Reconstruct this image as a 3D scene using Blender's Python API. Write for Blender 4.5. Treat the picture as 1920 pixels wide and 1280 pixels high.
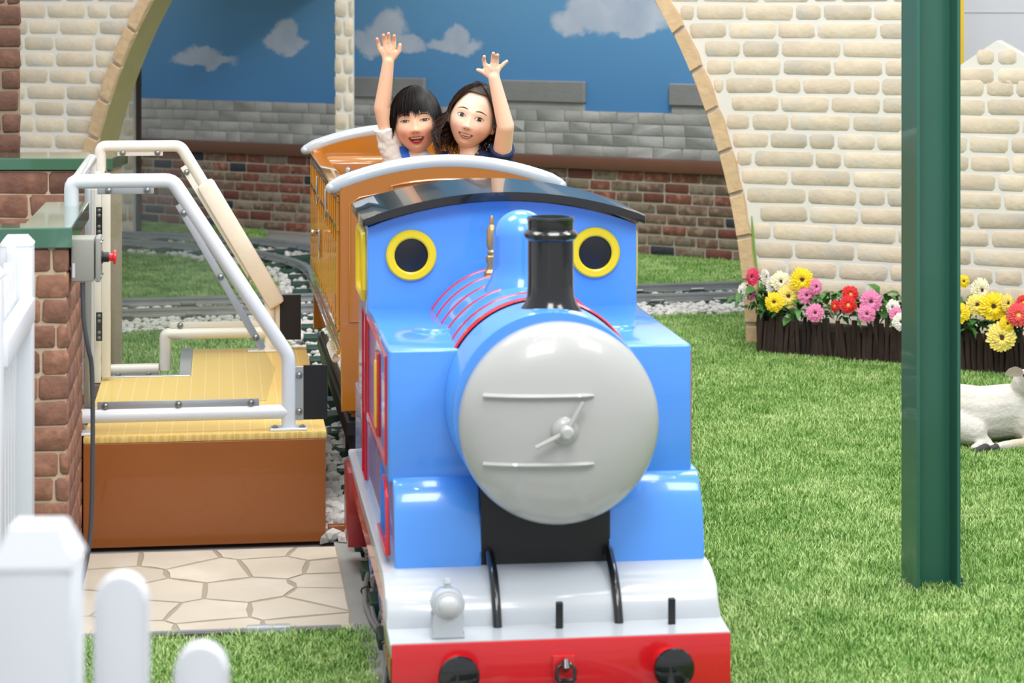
import bpy, bmesh, math, random, zlib
from math import sin, cos, pi, radians, sqrt, atan2
from mathutils import Vector, Matrix
from mathutils.bvhtree import BVHTree
import mathutils.noise as mnoise
random.seed(7)
R = random.Random(11)
SC = bpy.context.scene
COL = SC.collection
for o in list(bpy.data.objects): bpy.data.objects.remove(o)

# ------------------------------------------------------------------ camera
F = 4200.0                      # focal length in pixels of the 1920 wide frame
HC = 1.6                        # camera height
TH = math.atan(0.13)            # the ride's track runs 7.4 degrees off the camera axis
cs, sn = cos(TH), sin(TH)
cam_d = bpy.data.cameras.new('camera'); cam = bpy.data.objects.new('camera', cam_d); COL.objects.link(cam)
cam_d.sensor_width = 36; cam_d.lens = 36*F/1920
cam.location = (0, 0, HC); cam.rotation_euler = (pi/2, 0, -TH)
cam_d.shift_y = -640/1920
cam_d.clip_start = 0.1; cam_d.clip_end = 100
cam_d.dof.use_dof = True; cam_d.dof.focus_distance = 7.4; cam_d.dof.aperture_fstop = 6.0
SC.camera = cam
# ------------------------------------------------------------------ light
w = bpy.data.worlds.new('world'); SC.world = w; w.use_nodes = True
bg = w.node_tree.nodes['Background']; bg.inputs[0].default_value = (0.93, 0.96, 1.0, 1); bg.inputs[1].default_value = 0.80
def area(name, loc, size, power, rot=(0, 0, 0), col=(1, 0.985, 0.96), sy=None):
    l = bpy.data.lights.new(name, 'AREA'); l.energy = power; l.size = size; l.color = col
    if sy: l.shape = 'RECTANGLE'; l.size_y = sy
    o = bpy.data.objects.new(name, l); COL.objects.link(o); o.location = loc; o.rotation_euler = rot
    return o
area('ceiling_panel_light', (1.2, 4.6, 4.6), 1.6, 95)
area('ceiling_panel_light', (3.4, 6.6, 4.6), 1.6, 95)
area('ceiling_panel_light', (-0.8, 6.6, 4.6), 1.6, 75)
area('ceiling_panel_light', (1.2, 8.6, 4.6), 1.6, 75)
area('ceiling_panel_light', (0.2, 1.6, 4.2), 1.6, 110, (radians(28), 0, 0))
area('ceiling_panel_light', (3.0, 2.6, 4.2), 1.4, 70, (radians(28), 0, 0))
area('ceiling_panel_light', (3.4, 12.3, 4.6), 1.2, 70)
l = bpy.data.lights.new('mural_spotlight', 'SPOT'); l.energy = 420; l.spot_size = radians(54); l.spot_blend = .35; l.shadow_soft_size = .15
o = bpy.data.objects.new('mural_spotlight', l); COL.objects.link(o); o.location = (2.6, 10.6, 4.2)
o.rotation_euler = (Vector((2.5, 14.2, 1.0))-Vector(o.location)).to_track_quat('-Z', 'Y').to_euler()
for sx, sy in ((0.1, 3.6), (0.9, 3.3), (1.7, 3.7), (0.4, 5.8), (1.3, 5.6), (2.3, 4.8), (0.8, 7.8), (-0.3, 4.8)):
    l = bpy.data.lights.new('ceiling_downlight', 'POINT'); l.energy = 9; l.shadow_soft_size = 0.05
    o = bpy.data.objects.new('ceiling_downlight', l); COL.objects.link(o); o.location = (sx, sy, 3.9)
SC.view_settings.view_transform = 'Standard'; SC.view_settings.look = 'None'
SC.view_settings.exposure = 0.0; SC.view_settings.gamma = 1.0
SC.view_settings.use_curve_mapping = False

# ------------------------------------------------------------------ helpers
def cw(a, D, z=0.0):            # camera-aligned metres (right, depth) -> world
    return Vector((a*cs + D*sn, -a*sn + D*cs, z))
def P(px, py, D):
    return cw((px-960)*D/F, D, HC - py*D/F)
def G(px, py, z=0.0):
    D = F*(HC-z)/py
    return cw((px-960)*D/F, D, z)
def s2l(c): 
    c /= 255.0
    return c/12.92 if c <= .04045 else ((c+.055)/1.055)**2.4
def rgb(t): return (s2l(t[0]), s2l(t[1]), s2l(t[2]), 1)
MATS = {}
def M(name, c, rough=.5, metal=0.0, var=0.0, nscale=8.0, bump=0.0, bscale=60.0, coat=0.0, rand=0.0, alt=None, altfac=0.5, stretch=None, altscale=6.0, spec=.5):
    if name in MATS: return MATS[name]
    m = bpy.data.materials.new(name); m.use_nodes = True; nt = m.node_tree; n = nt.nodes; L = nt.links
    b = n['Principled BSDF']
    b.inputs['Roughness'].default_value = rough; b.inputs['Metallic'].default_value = metal
    b.inputs['Coat Weight'].default_value = coat; b.inputs['Coat Roughness'].default_value = .03
    b.inputs['Specular IOR Level'].default_value = spec
    b.inputs['Base Color'].default_value = rgb(c)
    src = None
    tc = n.new('ShaderNodeTexCoord'); mp = n.new('ShaderNodeMapping'); L.new(tc.outputs['Object'], mp.inputs[0])
    if stretch: mp.inputs['Scale'].default_value = stretch
    if rand:
        oi = n.new('ShaderNodeObjectInfo')
        ad = n.new('ShaderNodeVectorMath'); ad.operation = 'ADD'; L.new(mp.outputs[0], ad.inputs[0]); L.new(oi.outputs['Random'], ad.inputs[1])
        sc_ = n.new('ShaderNodeVectorMath'); sc_.operation = 'SCALE'; sc_.inputs['Scale'].default_value = 1
        vec = ad.outputs[0]
    else: vec = mp.outputs[0]
    if alt:
        no = n.new('ShaderNodeTexNoise'); no.inputs['Scale'].default_value = altscale; no.inputs['Detail'].default_value = 4; L.new(vec, no.inputs['Vector'])
        rp = n.new('ShaderNodeMapRange'); rp.inputs[1].default_value = .62-.24*altfac; rp.inputs[2].default_value = .78-.24*altfac
        L.new(no.outputs['Fac'], rp.inputs[0])
        mx = n.new('ShaderNodeMix'); mx.data_type = 'RGBA'; mx.inputs['A'].default_value = rgb(c); mx.inputs['B'].default_value = rgb(alt)
        L.new(rp.outputs[0], mx.inputs['Factor']); src = mx.outputs['Result']
    if var or rand:
        hs = n.new('ShaderNodeHueSaturation')
        if src: L.new(src, hs.inputs['Color'])
        else: hs.inputs['Color'].default_value = rgb(c)
        no = n.new('ShaderNodeTexNoise'); no.inputs['Scale'].default_value = nscale; no.inputs['Detail'].default_value = 5
        L.new(vec, no.inputs['Vector'])
        mr = n.new('ShaderNodeMapRange'); mr.inputs[1].default_value = .25; mr.inputs[2].default_value = .75
        mr.inputs[3].default_value = 1-var; mr.inputs[4].default_value = 1+var; L.new(no.outputs['Fac'], mr.inputs[0])
        if rand:
            m2 = n.new('ShaderNodeMapRange'); m2.inputs[3].default_value = 1-rand; m2.inputs[4].default_value = 1+rand; L.new(oi.outputs['Random'], m2.inputs[0])
            mu = n.new('ShaderNodeMath'); mu.operation = 'MULTIPLY'; L.new(mr.outputs[0], mu.inputs[0]); L.new(m2.outputs[0], mu.inputs[1])
            L.new(mu.outputs[0], hs.inputs['Value'])
        else: L.new(mr.outputs[0], hs.inputs['Value'])
        src = hs.outputs[0]
    if src: L.new(src, b.inputs['Base Color'])
    if bump:
        no = n.new('ShaderNodeTexNoise'); no.inputs['Scale'].default_value = bscale; no.inputs['Detail'].default_value = 6; L.new(vec, no.inputs['Vector'])
        bp = n.new('ShaderNodeBump'); bp.inputs['Strength'].default_value = bump; bp.inputs['Distance'].default_value = .01
        L.new(no.outputs['Fac'], bp.inputs['Height']); L.new(bp.outputs[0], b.inputs['Normal'])
    MATS[name] = m; return m

def tag(o, label=None, cat=None, group=None, kind=None):
    if label: o['label'] = label
    if cat: o['category'] = cat
    if group: o['group'] = group
    if kind: o['kind'] = kind
    return o
def thing(name, label, cat, loc=(0, 0, 0), rz=0, group=None, kind=None):
    o = bpy.data.objects.new(name, None); COL.objects.link(o); o.empty_display_size = .1
    o.location = loc; o.rotation_euler = (0, 0, rz); return tag(o, label, cat, group, kind)
def mesh_of(name, bm, m, smooth=35):
    bmesh.ops.recalc_face_normals(bm, faces=bm.faces[:])
    me = bpy.data.meshes.new(name); 
    if smooth:
        for f in bm.faces: f.smooth = True
        lim = radians(smooth)
        for e in bm.edges:
            if len(e.link_faces) == 2 and e.calc_face_angle(0) > lim: e.smooth = False
    bm.to_mesh(me); bm.free()
    for mm in (m if isinstance(m, (list, tuple)) else [m]): me.materials.append(mm)
    return me
def link(name, me, parent=None, loc=(0, 0, 0), rot=(0, 0, 0), scale=None):
    o = bpy.data.objects.new(name, me); COL.objects.link(o)
    if parent is not None: o.parent = parent
    o.location = loc; o.rotation_euler = rot
    if scale: o.scale = scale
    return o
def obj(name, bm, m, parent=None, loc=(0, 0, 0), rot=(0, 0, 0), smooth=35):
    return link(name, mesh_of(name, bm, m, smooth), parent, loc, rot)
NB = bmesh.new
def box(bm, x0, x1, y0, y1, z0, z1, bev=0, seg=2):
    vs = [bm.verts.new((x, y, z)) for x in (x0, x1) for y in (y0, y1) for z in (z0, z1)]
    fs = []
    for q in ((0, 1, 3, 2), (4, 6, 7, 5), (0, 4, 5, 1), (2, 3, 7, 6), (0, 2, 6, 4), (1, 5, 7, 3)):
        fs.append(bm.faces.new([vs[i] for i in q]))
    if bev:
        es = list({e for f in fs for e in f.edges})
        bmesh.ops.bevel(bm, geom=es, offset=bev, segments=seg, profile=.5, affect='EDGES')
    return bm
def bx(*a, bev=0, seg=2): return box(NB(), *a, bev=bev, seg=seg)
def obox(bm, p0, p1, wd, ht, up=(0, 0, 1), bev=0):     # bar from p0 to p1
    p0 = Vector(p0); p1 = Vector(p1); d = (p1-p0); L_ = d.length; d.normalize()
    up = Vector(up); s = d.cross(up)
    if s.length < 1e-4: s = Vector((1, 0, 0))
    s.normalize(); u = s.cross(d)
    b2 = bx(0, L_, -wd/2, wd/2, -ht/2, ht/2, bev=bev)
    mt = Matrix((d, s, u)).transposed().to_4x4(); mt.translation = p0
    b2.transform(mt); add(bm, b2); return bm
def add(bm, b2):
    me = bpy.data.meshes.new('tmp'); b2.to_mesh(me); b2.free(); bm.from_mesh(me); bpy.data.meshes.remove(me)
def tube(bm, pts, r, seg=12, cap=True, closed=False, flat=1.0):
    pts = [Vector(p) for p in pts]; n = len(pts)
    rs = r if isinstance(r, (list, tuple)) else [r]*n
    rings = []; nrm = None
    for i, p in enumerate(pts):
        if closed: t = (pts[(i+1) % n]-pts[i-1]).normalized()
        elif i == 0: t = (pts[1]-p).normalized()
        elif i == n-1: t = (p-pts[-2]).normalized()
        else:
            t = ((pts[i+1]-p).normalized()+(p-pts[i-1]).normalized())
            t = t.normalized() if t.length > 1e-6 else (pts[i+1]-p).normalized()
        if nrm is None:
            nrm = t.cross(Vector((0, 0, 1)))
            if nrm.length < .1: nrm = t.cross(Vector((0, 1, 0)))
            nrm.normalize()
        nrm = (nrm - t*nrm.dot(t)).normalized(); bn = t.cross(nrm)
        k = 1.0
        if 0 < i < n-1 and not closed:
            c_ = (pts[i+1]-p).normalized().dot((p-pts[i-1]).normalized()); k = 1/max(.6, sqrt(max(0, (1+c_)/2)))
        ring = []
        for j in range(seg):
            a = 2*pi*j/seg
            ring.append(bm.verts.new(p + nrm*cos(a)*rs[i]*k + bn*sin(a)*rs[i]*flat))
        rings.append(ring)
    m_ = n if closed else n-1
    for i in range(m_):
        A = rings[i]; B = rings[(i+1) % n]
        for j in range(seg): bm.faces.new((A[j], A[(j+1) % seg], B[(j+1) % seg], B[j]))
    if cap and not closed:
        bm.faces.new(rings[0][::-1]); bm.faces.new(rings[-1])
    return bm
def round_path(pts, r, n=5):     # polyline with rounded corners
    pts = [Vector(p) for p in pts]; out = [pts[0]]
    for i in range(1, len(pts)-1):
        a, b, c = pts[i-1], pts[i], pts[i+1]
        d1 = (a-b).normalized(); d2 = (c-b).normalized()
        p1 = b+d1*r; p2 = b+d2*r
        for k in range(n+1):
            t = k/n; out.append(p1*(1-t)**2 + b*2*t*(1-t) + p2*t*t)
    out.append(pts[-1]); return out
def lathe(bm, prof, seg=32, axis='Z', c=(0, 0, 0)):
    c = Vector(c); rings = []
    for r, h in prof:
        if r < 1e-6: rings.append([bm.verts.new(c+ax3(0, 0, h, axis))]); continue
        rings.append([bm.verts.new(c+ax3(r*cos(2*pi*j/seg), r*sin(2*pi*j/seg), h, axis)) for j in range(seg)])
    for A, B in zip(rings, rings[1:]):
        for j in range(seg):
            k = (j+1) % seg
            if len(A) == 1 and len(B) == 1: continue
            if len(A) == 1: bm.faces.new((A[0], B[j], B[k]))
            elif len(B) == 1: bm.faces.new((A[j], A[k], B[0]))
            else: bm.faces.new((A[j], A[k], B[k], B[j]))
    if len(rings[0]) > 1: bm.faces.new(rings[0][::-1])
    if len(rings[-1]) > 1: bm.faces.new(rings[-1])
    return bm
def ax3(a, b, h, axis):
    return Vector((a, b, h)) if axis == 'Z' else (Vector((a, h, b)) if axis == 'Y' else Vector((h, a, b)))
def prism(bm, poly, h0, h1, axis='Y', bev=0, seg=2):
    A = [bm.verts.new(ax3(p[0], p[1], h0, axis)) for p in poly]
    B = [bm.verts.new(ax3(p[0], p[1], h1, axis)) for p in poly]
    n = len(poly); f1 = bm.faces.new(A); f2 = bm.faces.new(B[::-1]); fs = [f1, f2]
    for i in range(n): fs.append(bm.faces.new((A[i], B[i], B[(i+1) % n], A[(i+1) % n])))
    if bev:
        es = [e for e in list(f1.edges)+list(f2.edges)]
        bmesh.ops.bevel(bm, geom=es, offset=bev, segments=seg, profile=.5, affect='EDGES')
    return bm
def sphere(bm, c, r, u=16, v=10, sc=(1, 1, 1)):
    mt = Matrix.Translation(Vector(c)) @ Matrix.Diagonal((r*sc[0], r*sc[1], r*sc[2], 1))
    bmesh.ops.create_uvsphere(bm, u_segments=u, v_segments=v, radius=1, matrix=mt); return bm
def limb(bm, p0, p1, r0, r1, seg=14):                   # closed tapered capsule
    p0 = Vector(p0); p1 = Vector(p1); d = p1-p0; L_ = d.length
    pts = []; rs = []
    dn = d.normalized()
    for k in range(5):
        a = pi/2*(1-k/4.0); pts.append(p0-dn*r0*sin(a)); rs.append(max(r0*cos(a), r0*.04))
    for k in range(1, 4): t = k/4; pts.append(p0+d*t); rs.append(r0+(r1-r0)*t)
    for k in range(5):
        a = pi/2*(k/4.0); pts.append(p1+dn*r1*sin(a)); rs.append(max(r1*cos(a), r1*.04))
    return tube(bm, pts, rs, seg)
def remesh(bm, vox, smooth=2):
    me = bpy.data.meshes.new('tmp'); bmesh.ops.recalc_face_normals(bm, faces=bm.faces[:]); bm.to_mesh(me); bm.free()
    o = bpy.data.objects.new('tmp', me); COL.objects.link(o)
    m = o.modifiers.new('r', 'REMESH'); m.mode = 'VOXEL'; m.voxel_size = vox; m.use_smooth_shade = True
    if smooth:
        s = o.modifiers.new('s', 'SMOOTH'); s.iterations = smooth; s.factor = .5
    dg = bpy.context.evaluated_depsgraph_get(); e = o.evaluated_get(dg)
    out = bpy.data.meshes.new_from_object(e)
    COL.objects.unlink(o); bpy.data.objects.remove(o); bpy.data.meshes.remove(me)
    return out
BRK = {}
def brick_mesh(wd, ht, dp, m, v=0, ch=.07):
    if 'cream' in m.name: ch = .14
    if 'block' in m.name: ch = .02
    key = (round(wd, 3), round(ht, 3), round(dp, 3), m.name, v)
    if key in BRK: return BRK[key]
    bm = NB(); rr = random.Random(zlib.crc32(repr(key).encode()))
    c = min(ht*ch*1.6, .014); j = min(ht*.04, .003)
    out = [(-wd/2+c, -ht/2), (wd/2-c, -ht/2), (wd/2, -ht/2+c), (wd/2, ht/2-c), (wd/2-c, ht/2), (-wd/2+c, ht/2), (-wd/2, ht/2-c), (-wd/2, -ht/2+c)]
    out = [(x+rr.uniform(-j, j), z+rr.uniform(-j, j)) for x, z in out]
    k = min(dp*.6, ht*.12)
    if 'cream' in m.name: dp = min(dp, .0020); k = .0009
    A = [bm.verts.new((x, 0, z)) for x, z in out]
    B = [bm.verts.new((x, -dp+k, z)) for x, z in out]
    C = [bm.verts.new((x*(1-2*k/wd), -dp+rr.uniform(-.1, .1)*dp, z*(1-2*k/ht))) for x, z in out]
    for U, V in ((A, B), (B, C)):
        for i in range(8): bm.faces.new((U[i], U[(i+1) % 8], V[(i+1) % 8], V[i]))
    bm.faces.new(C)
    BRK[key] = mesh_of('brick', bm, m, 50); return BRK[key]
def brickwork(parent, name, s0, s1, z0, z1, rh, bl, gap, dp, mats, org=(0, 0), ang=0, limits=None, jit=.35, rng=None, minw=.25):
    """bricks on a vertical face; s runs along direction ang from org, face looks towards -y of that frame"""
    rng = rng or random.Random(3); n = 0; row = 0; z = z0; t = Vector((cos(ang), sin(ang)))
    while z + rh*.6 <= z1:
        h = rh-gap; zc = z+rh/2
        spans = limits(zc) if limits else [(s0, s1)]
        s = s0 - (bl*.5 if row % 2 else 0) - rng.uniform(0, bl*.2)
        while s < s1:
            wv = bl*rng.choice((1, 1, 1+jit*.5, 1-jit*.5, 1-jit))
            for a, b in spans:
                l_ = max(s, a); r_ = min(s+wv-gap, b)
                if r_-l_ > bl*minw:
                    full = (l_ == s and r_ == s+wv-gap)
                    wd = r_-l_
                    c = (l_+r_)/2
                    me = brick_mesh(wd, h, dp, rng.choice(mats), rng.randrange(3) if full else 9)
                    link(name, me, parent, (org[0]+t.x*c, org[1]+t.y*c, zc), (0, 0, ang)); n += 1
            s += wv
        z += rh; row += 1
    return n
# ------------------------------------------------------------------ materials
mBlue = M('blue_fibreglass', (78, 149, 237), .22, coat=.6, var=.03, nscale=3)
mBlueDk = M('blue_fibreglass_wheel', (40, 110, 200), .3, coat=.4)
mBlack = M('gloss_black', (14, 15, 18), .18, coat=.6)
mBlackSat = M('satin_black', (24, 24, 27), .45)
mRed = M('red_gloss', (205, 26, 34), .25, coat=.5)
mGrey = M('grey_fibreglass', (176, 177, 175), .28, coat=.5, var=.02, nscale=4)
mPale = M('pale_grey_fibreglass', (184, 190, 196), .3, coat=.4)
mYel = M('yellow_gloss', (240, 208, 20), .3, coat=.4)
mGold = M('brass_gold', (190, 155, 105), .3, .7)
mOr = M('orange_brown_gloss', (176, 110, 34), .2, coat=.8, var=.04, nscale=3)
mOrY = M('amber_gloss', (204, 140, 30), .14, coat=1.0, var=.06, nscale=6)
mRim = M('silver_grey_paint', (178, 184, 190), .25, coat=.5)
mChrome = M('chrome', (205, 205, 205), .15, 1)
mSteel = M('steel', (150, 152, 150), .35, .8)
mWhiteP = M('white_pipe_paint', (222, 226, 230), .25, coat=.4)
mCreamP = M('cream_pipe_paint', (230, 225, 214), .3, coat=.3)
mFoam = M('cream_foam_pad', (228, 219, 203), .6, var=.04, bump=.1)
mAlu = M('aluminium_strip', (185, 188, 192), .35, .6)
mRubber = M('black_rubber', (22, 22, 24), .7)
mPlat = M('brown_platform_panel', (150, 84, 32), .35, coat=.3, var=.05, nscale=2.5)
mTurfBase = M('turf_backing', (84, 122, 52), .9)
mConc = M('concrete_grey', (150, 150, 146), .8, var=.12, nscale=5, bump=.2)
mCapG = M('green_painted_cap', (58, 108, 84), .12, coat=1.0)
mBeam = M('green_steel_paint', (44, 98, 82), .32, coat=.25, var=.06, nscale=4)
mWhiteF = M('white_picket_paint', (218, 222, 228), .4, coat=.1)
mMort = M('pale_mortar', (196, 190, 178), .9, var=.05)
mCreamB = [M('cream_brick_a', (212, 196, 173), .85, var=.09, nscale=18, rand=.05, bump=.35, bscale=45, alt=(196, 184, 166), altfac=.4, altscale=9),
           M('cream_brick_b', (217, 202, 178), .85, var=.09, nscale=18, rand=.05, bump=.35, bscale=45, alt=(204, 196, 182), altfac=.5, altscale=9),
           M('cream_brick_c', (204, 190, 168), .85, var=.09, nscale=18, rand=.05, bump=.35, bscale=45, alt=(186, 180, 168), altfac=.5, altscale=9)]
mVous = M('sand_stone', (206, 176, 138), .85, var=.12, nscale=14, rand=.06, bump=.6, bscale=30)
mJamb = M('olive_arch_lining', (150, 142, 96), .85, var=.05)
mCreamMort = M('cream_wall_mortar', (220, 217, 209), .85, var=.04, nscale=3)
mRedB = [M('wall_brick_red', (128, 76, 62), .85, var=.2, nscale=20, rand=.14, bump=.3, alt=(160, 112, 92), altfac=.5, altscale=25),
         M('wall_brick_brown', (118, 92, 78), .85, var=.2, nscale=20, rand=.16, bump=.3, alt=(150, 128, 108), altfac=.6, altscale=25),
         M('wall_brick_buff', (142, 128, 110), .85, var=.15, nscale=20, rand=.12, bump=.3, alt=(116, 86, 70), altfac=.5, altscale=25),
         M('wall_brick_red_dark', (112, 66, 54), .85, var=.2, nscale=20, rand=.14, bump=.3),
         M('wall_brick_slate', (52, 54, 62), .8, var=.2, nscale=20, rand=.1, bump=.3)]
mRedMort = M('grey_brick_mortar', (176, 166, 152), .9, var=.05)
mPierB = [M('pier_brick_a', (142, 100, 80), .8, var=.2, nscale=22, rand=.1, bump=.6, bscale=40, alt=(164, 118, 92), altfac=.55, altscale=24),
          M('pier_brick_b', (130, 92, 76), .8, var=.2, nscale=22, rand=.1, bump=.6, bscale=40, alt=(146, 102, 82), altfac=.6, altscale=24)]
mPierMort = M('pier_mortar', (196, 176, 150), .9, var=.1, bump=.3)
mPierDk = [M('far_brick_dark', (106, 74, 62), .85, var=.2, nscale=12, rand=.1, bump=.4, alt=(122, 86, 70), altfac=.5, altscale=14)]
mBlock = [M('grey_block_a', (168, 166, 162), .9, var=.08, nscale=8, rand=.05, bump=.3), M('grey_block_b', (158, 157, 154), .9, var=.1, nscale=8, rand=.05, bump=.3)]
mBlockCap = M('grey_coping', (130, 130, 128), .9, var=.08, nscale=8, bump=.3)
mBlockMort = M('grey_block_mortar', (132, 131, 128), .9)
mTrim = M('brown_trim_board', (104, 66, 46), .6, var=.04)
mStone = M('beige_paving', (196, 186, 168), .65, var=.05, nscale=6, rand=.03, alt=(206, 197, 181), altfac=.5, altscale=4)
mJoint = M('paving_joint', (158, 148, 130), .8)
mRail = M('steel_rail', (168, 172, 174), .35, .5, var=.1)
mSleep = M('dark_green_sleeper', (36, 66, 54), .5, var=.15)
mRock = M('white_ballast', (208, 206, 200), .9, var=.15, nscale=12, rand=.14, bump=.5)
mCable = M('grey_cable', (124, 124, 124), .5)
mSkin = M('skin', (226, 172, 142), .5, var=.02)
# ------------------------------------------------------------------ floor
bm = NB(); box(bm, -9, 12, -1, 24, -.06, -.012)
tag(obj('floor', bm, mConc), kind='structure')
mBladeSpec = None
def turf_mat():
    m = bpy.data.materials.new('grass_blade'); m.use_nodes = True; nt = m.node_tree; n = nt.nodes; L = nt.links
    b = n['Principled BSDF']; b.inputs['Roughness'].default_value = .5; b.inputs['Specular IOR Level'].default_value = .3
    g = n.new('ShaderNodeNewGeometry'); no = n.new('ShaderNodeTexNoise'); no.inputs['Scale'].default_value = 2.2; no.inputs['Detail'].default_value = 3
    L.new(g.outputs['Position'], no.inputs['Vector'])
    oi = n.new('ShaderNodeObjectInfo'); rp = n.new('ShaderNodeValToRGB'); e = rp.color_ramp.elements
    e[0].position = 0; e[0].color = rgb((102, 146, 62)); e[1].position = 1; e[1].color = rgb((190, 212, 142))
    x = rp.color_ramp.elements.new(.5); x.color = rgb((144, 182, 98))
    ad = n.new('ShaderNodeMath'); ad.operation = 'ADD'; mr = n.new('ShaderNodeMapRange'); mr.inputs[1].default_value = .3; mr.inputs[2].default_value = .7; mr.inputs[3].default_value = -.22; mr.inputs[4].default_value = .22
    L.new(no.outputs['Fac'], mr.inputs[0]); L.new(mr.outputs[0], ad.inputs[0]); L.new(oi.outputs['Random'], ad.inputs[1])
    L.new(ad.outputs[0], rp.inputs[0]); L.new(rp.outputs[0], b.inputs['Base Color'])
    return m
mBlade = turf_mat()
def turf_group(density):
    g = bpy.data.node_groups.new('turf', 'GeometryNodeTree')
    g.interface.new_socket('Geometry', in_out='INPUT', socket_type='NodeSocketGeometry')
    g.interface.new_socket('Geometry', in_out='OUTPUT', socket_type='NodeSocketGeometry')
    n = g.nodes; L = g.links
    i = n.new('NodeGroupInput'); o = n.new('NodeGroupOutput')
    na = n.new('GeometryNodeInputNamedAttribute'); na.data_type = 'FLOAT'; na.inputs['Name'].default_value = 'tuft'
    cmp_ = n.new('FunctionNodeCompare'); cmp_.data_type = 'FLOAT'; cmp_.operation = 'GREATER_THAN'
    L.new([s for s in na.outputs if s.name == 'Attribute' and s.enabled][0], cmp_.inputs[0]); cmp_.inputs[1].default_value = .5
    sp = n.new('GeometryNodeSeparateGeometry'); sp.domain = 'FACE'
    L.new(i.outputs[0], sp.inputs[0]); L.new(cmp_.outputs[0], sp.inputs['Selection'])
    dp = n.new('GeometryNodeDistributePointsOnFaces'); dp.inputs['Density'].default_value = density
    L.new(sp.outputs['Inverted'], dp.inputs['Mesh'])
    io = n.new('GeometryNodeInstanceOnPoints'); L.new(dp.outputs['Points'], io.inputs['Points']); L.new(sp.outputs['Selection'], io.inputs['Instance'])
    rv = n.new('FunctionNodeRandomValue'); rv.data_type = 'FLOAT_VECTOR'; rv.inputs[0].default_value = (-.12, -.12, 0); rv.inputs[1].default_value = (.12, .12, 6.28)
    L.new(rv.outputs[0], io.inputs['Rotation'])
    rs = n.new('FunctionNodeRandomValue'); rs.data_type = 'FLOAT'; rs.inputs[2].default_value = .8; rs.inputs[3].default_value = 1.2
    L.new(rs.outputs[1], io.inputs['Scale'])
    j = n.new('GeometryNodeJoinGeometry'); L.new(sp.outputs['Inverted'], j.inputs[0]); L.new(io.outputs[0], j.inputs[0])
    L.new(j.outputs[0], o.inputs[0])
    return g
def turf(polys, label, density=900, z=0.004, hmax=.026, seed=1):
    rr = random.Random(seed); bm = NB(); lay = bm.faces.layers.float.new('tuft')
    for p in polys:
        f = bm.faces.new([bm.verts.new((x, y, z)) for x, y in p]); f[lay] = 0; f.material_index = 0
        if f.normal.z < 0 or f.calc_area() == 0: pass
    bm.normal_update()
    for f in bm.faces:
        if f.normal.z < 0: f.normal_flip()
    for k in range(44):
        a = rr.uniform(0, 6.28); r0 = .048*sqrt(rr.random()); x, y = r0*cos(a), r0*sin(a); h = rr.uniform(.55, 1)*hmax*.85
        b = rr.uniform(0, 6.28); ln = rr.uniform(.2, 1.0)*h; dx, dy = cos(b)*ln, sin(b)*ln; wx, wy = -sin(b)*.0011, cos(b)*.0011
        v = [bm.verts.new((x-wx, y-wy, 0)), bm.verts.new((x+wx, y+wy, 0)), bm.verts.new((x+wx+dx*.35, y+wy+dy*.35, h*.6)), bm.verts.new((x-wx+dx*.35, y-wy+dy*.35, h*.6)), bm.verts.new((x+dx, y+dy, h))]
        for q in ((0, 1, 2, 3), (3, 2, 4)):
            f = bm.faces.new([v[t] for t in q]); f[lay] = 1; f.material_index = 1
    me = bpy.data.meshes.new('artificial_turf'); bm.to_mesh(me); bm.free(); me.materials.append(mTurfBase); me.materials.append(mBlade)
    o = link('artificial_turf', me); tag(o, label, 'grass', kind='stuff')
    md = o.modifiers.new('turf', 'NODES'); md.node_group = turf_group(density); return o
ARW = cw(0, 10.78); ARA = math.atan(-.35)-TH; BKW = cw(0, 14.53); BKA = math.atan(-.6)-TH
def arch_y(x): return ARW.y + (x-ARW.x)*math.tan(ARA)
def back_y(x): return BKW.y + (x-BKW.x)*math.tan(BKA) - .06
def cline(X): return 11.64 + .083*(X-.016)          # far rail of the cross track
XL, XR = .30, 1.16                                   # ballast corridor of the train's track
turf([[(XR, 3.6), (5.2, 3.6), (5.2, arch_y(5.2)-.02), (2.44, arch_y(2.44)-.02), (2.44, cline(2.44)-.74), (XR, cline(XR)-.74)]], 'bright green artificial lawn spreading right of the blue engine', 1000, seed=1)
turf([[(XR, cline(XR)+.12), (4.0, cline(4.0)+.12), (4.0, back_y(4.0)), (XR, back_y(XR))]], 'strip of artificial grass between cross track and red brick wall', 500, seed=2)
turf([[(2.44, arch_y(2.44)+.22), (3.7, arch_y(3.7)+.22), (3.7, cline(3.7)-.74), (2.44, cline(2.44)-.74)]], 'patch of artificial grass just behind the right foot of the arch', 600, seed=7)
turf([[(-.38, 8.25), (XL, 8.3), (XL, cline(XL)-.74), (-3.2, cline(-3.2)-.74), (-3.2, 9.5), (-.38, 9.05)]], 'artificial grass behind the boarding platform seen through the clear panels', 600, seed=3)
turf([[(-.55, cline(-.55)+.12), (XL, cline(XL)+.12), (XL, back_y(XL)), (-3.2, back_y(-3.2)), (-3.2, 13.2), (-.55, 12.5)]], 'artificial grass inside the far curve of the track', 400, seed=4)
turf([[(-1.3, 4.5), (.355, 4.5), (.345, 5.655), (-1.3, 5.64)]], 'square of artificial grass in front of the beige paving', 1500, z=.006, hmax=.02, seed=5)

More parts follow.
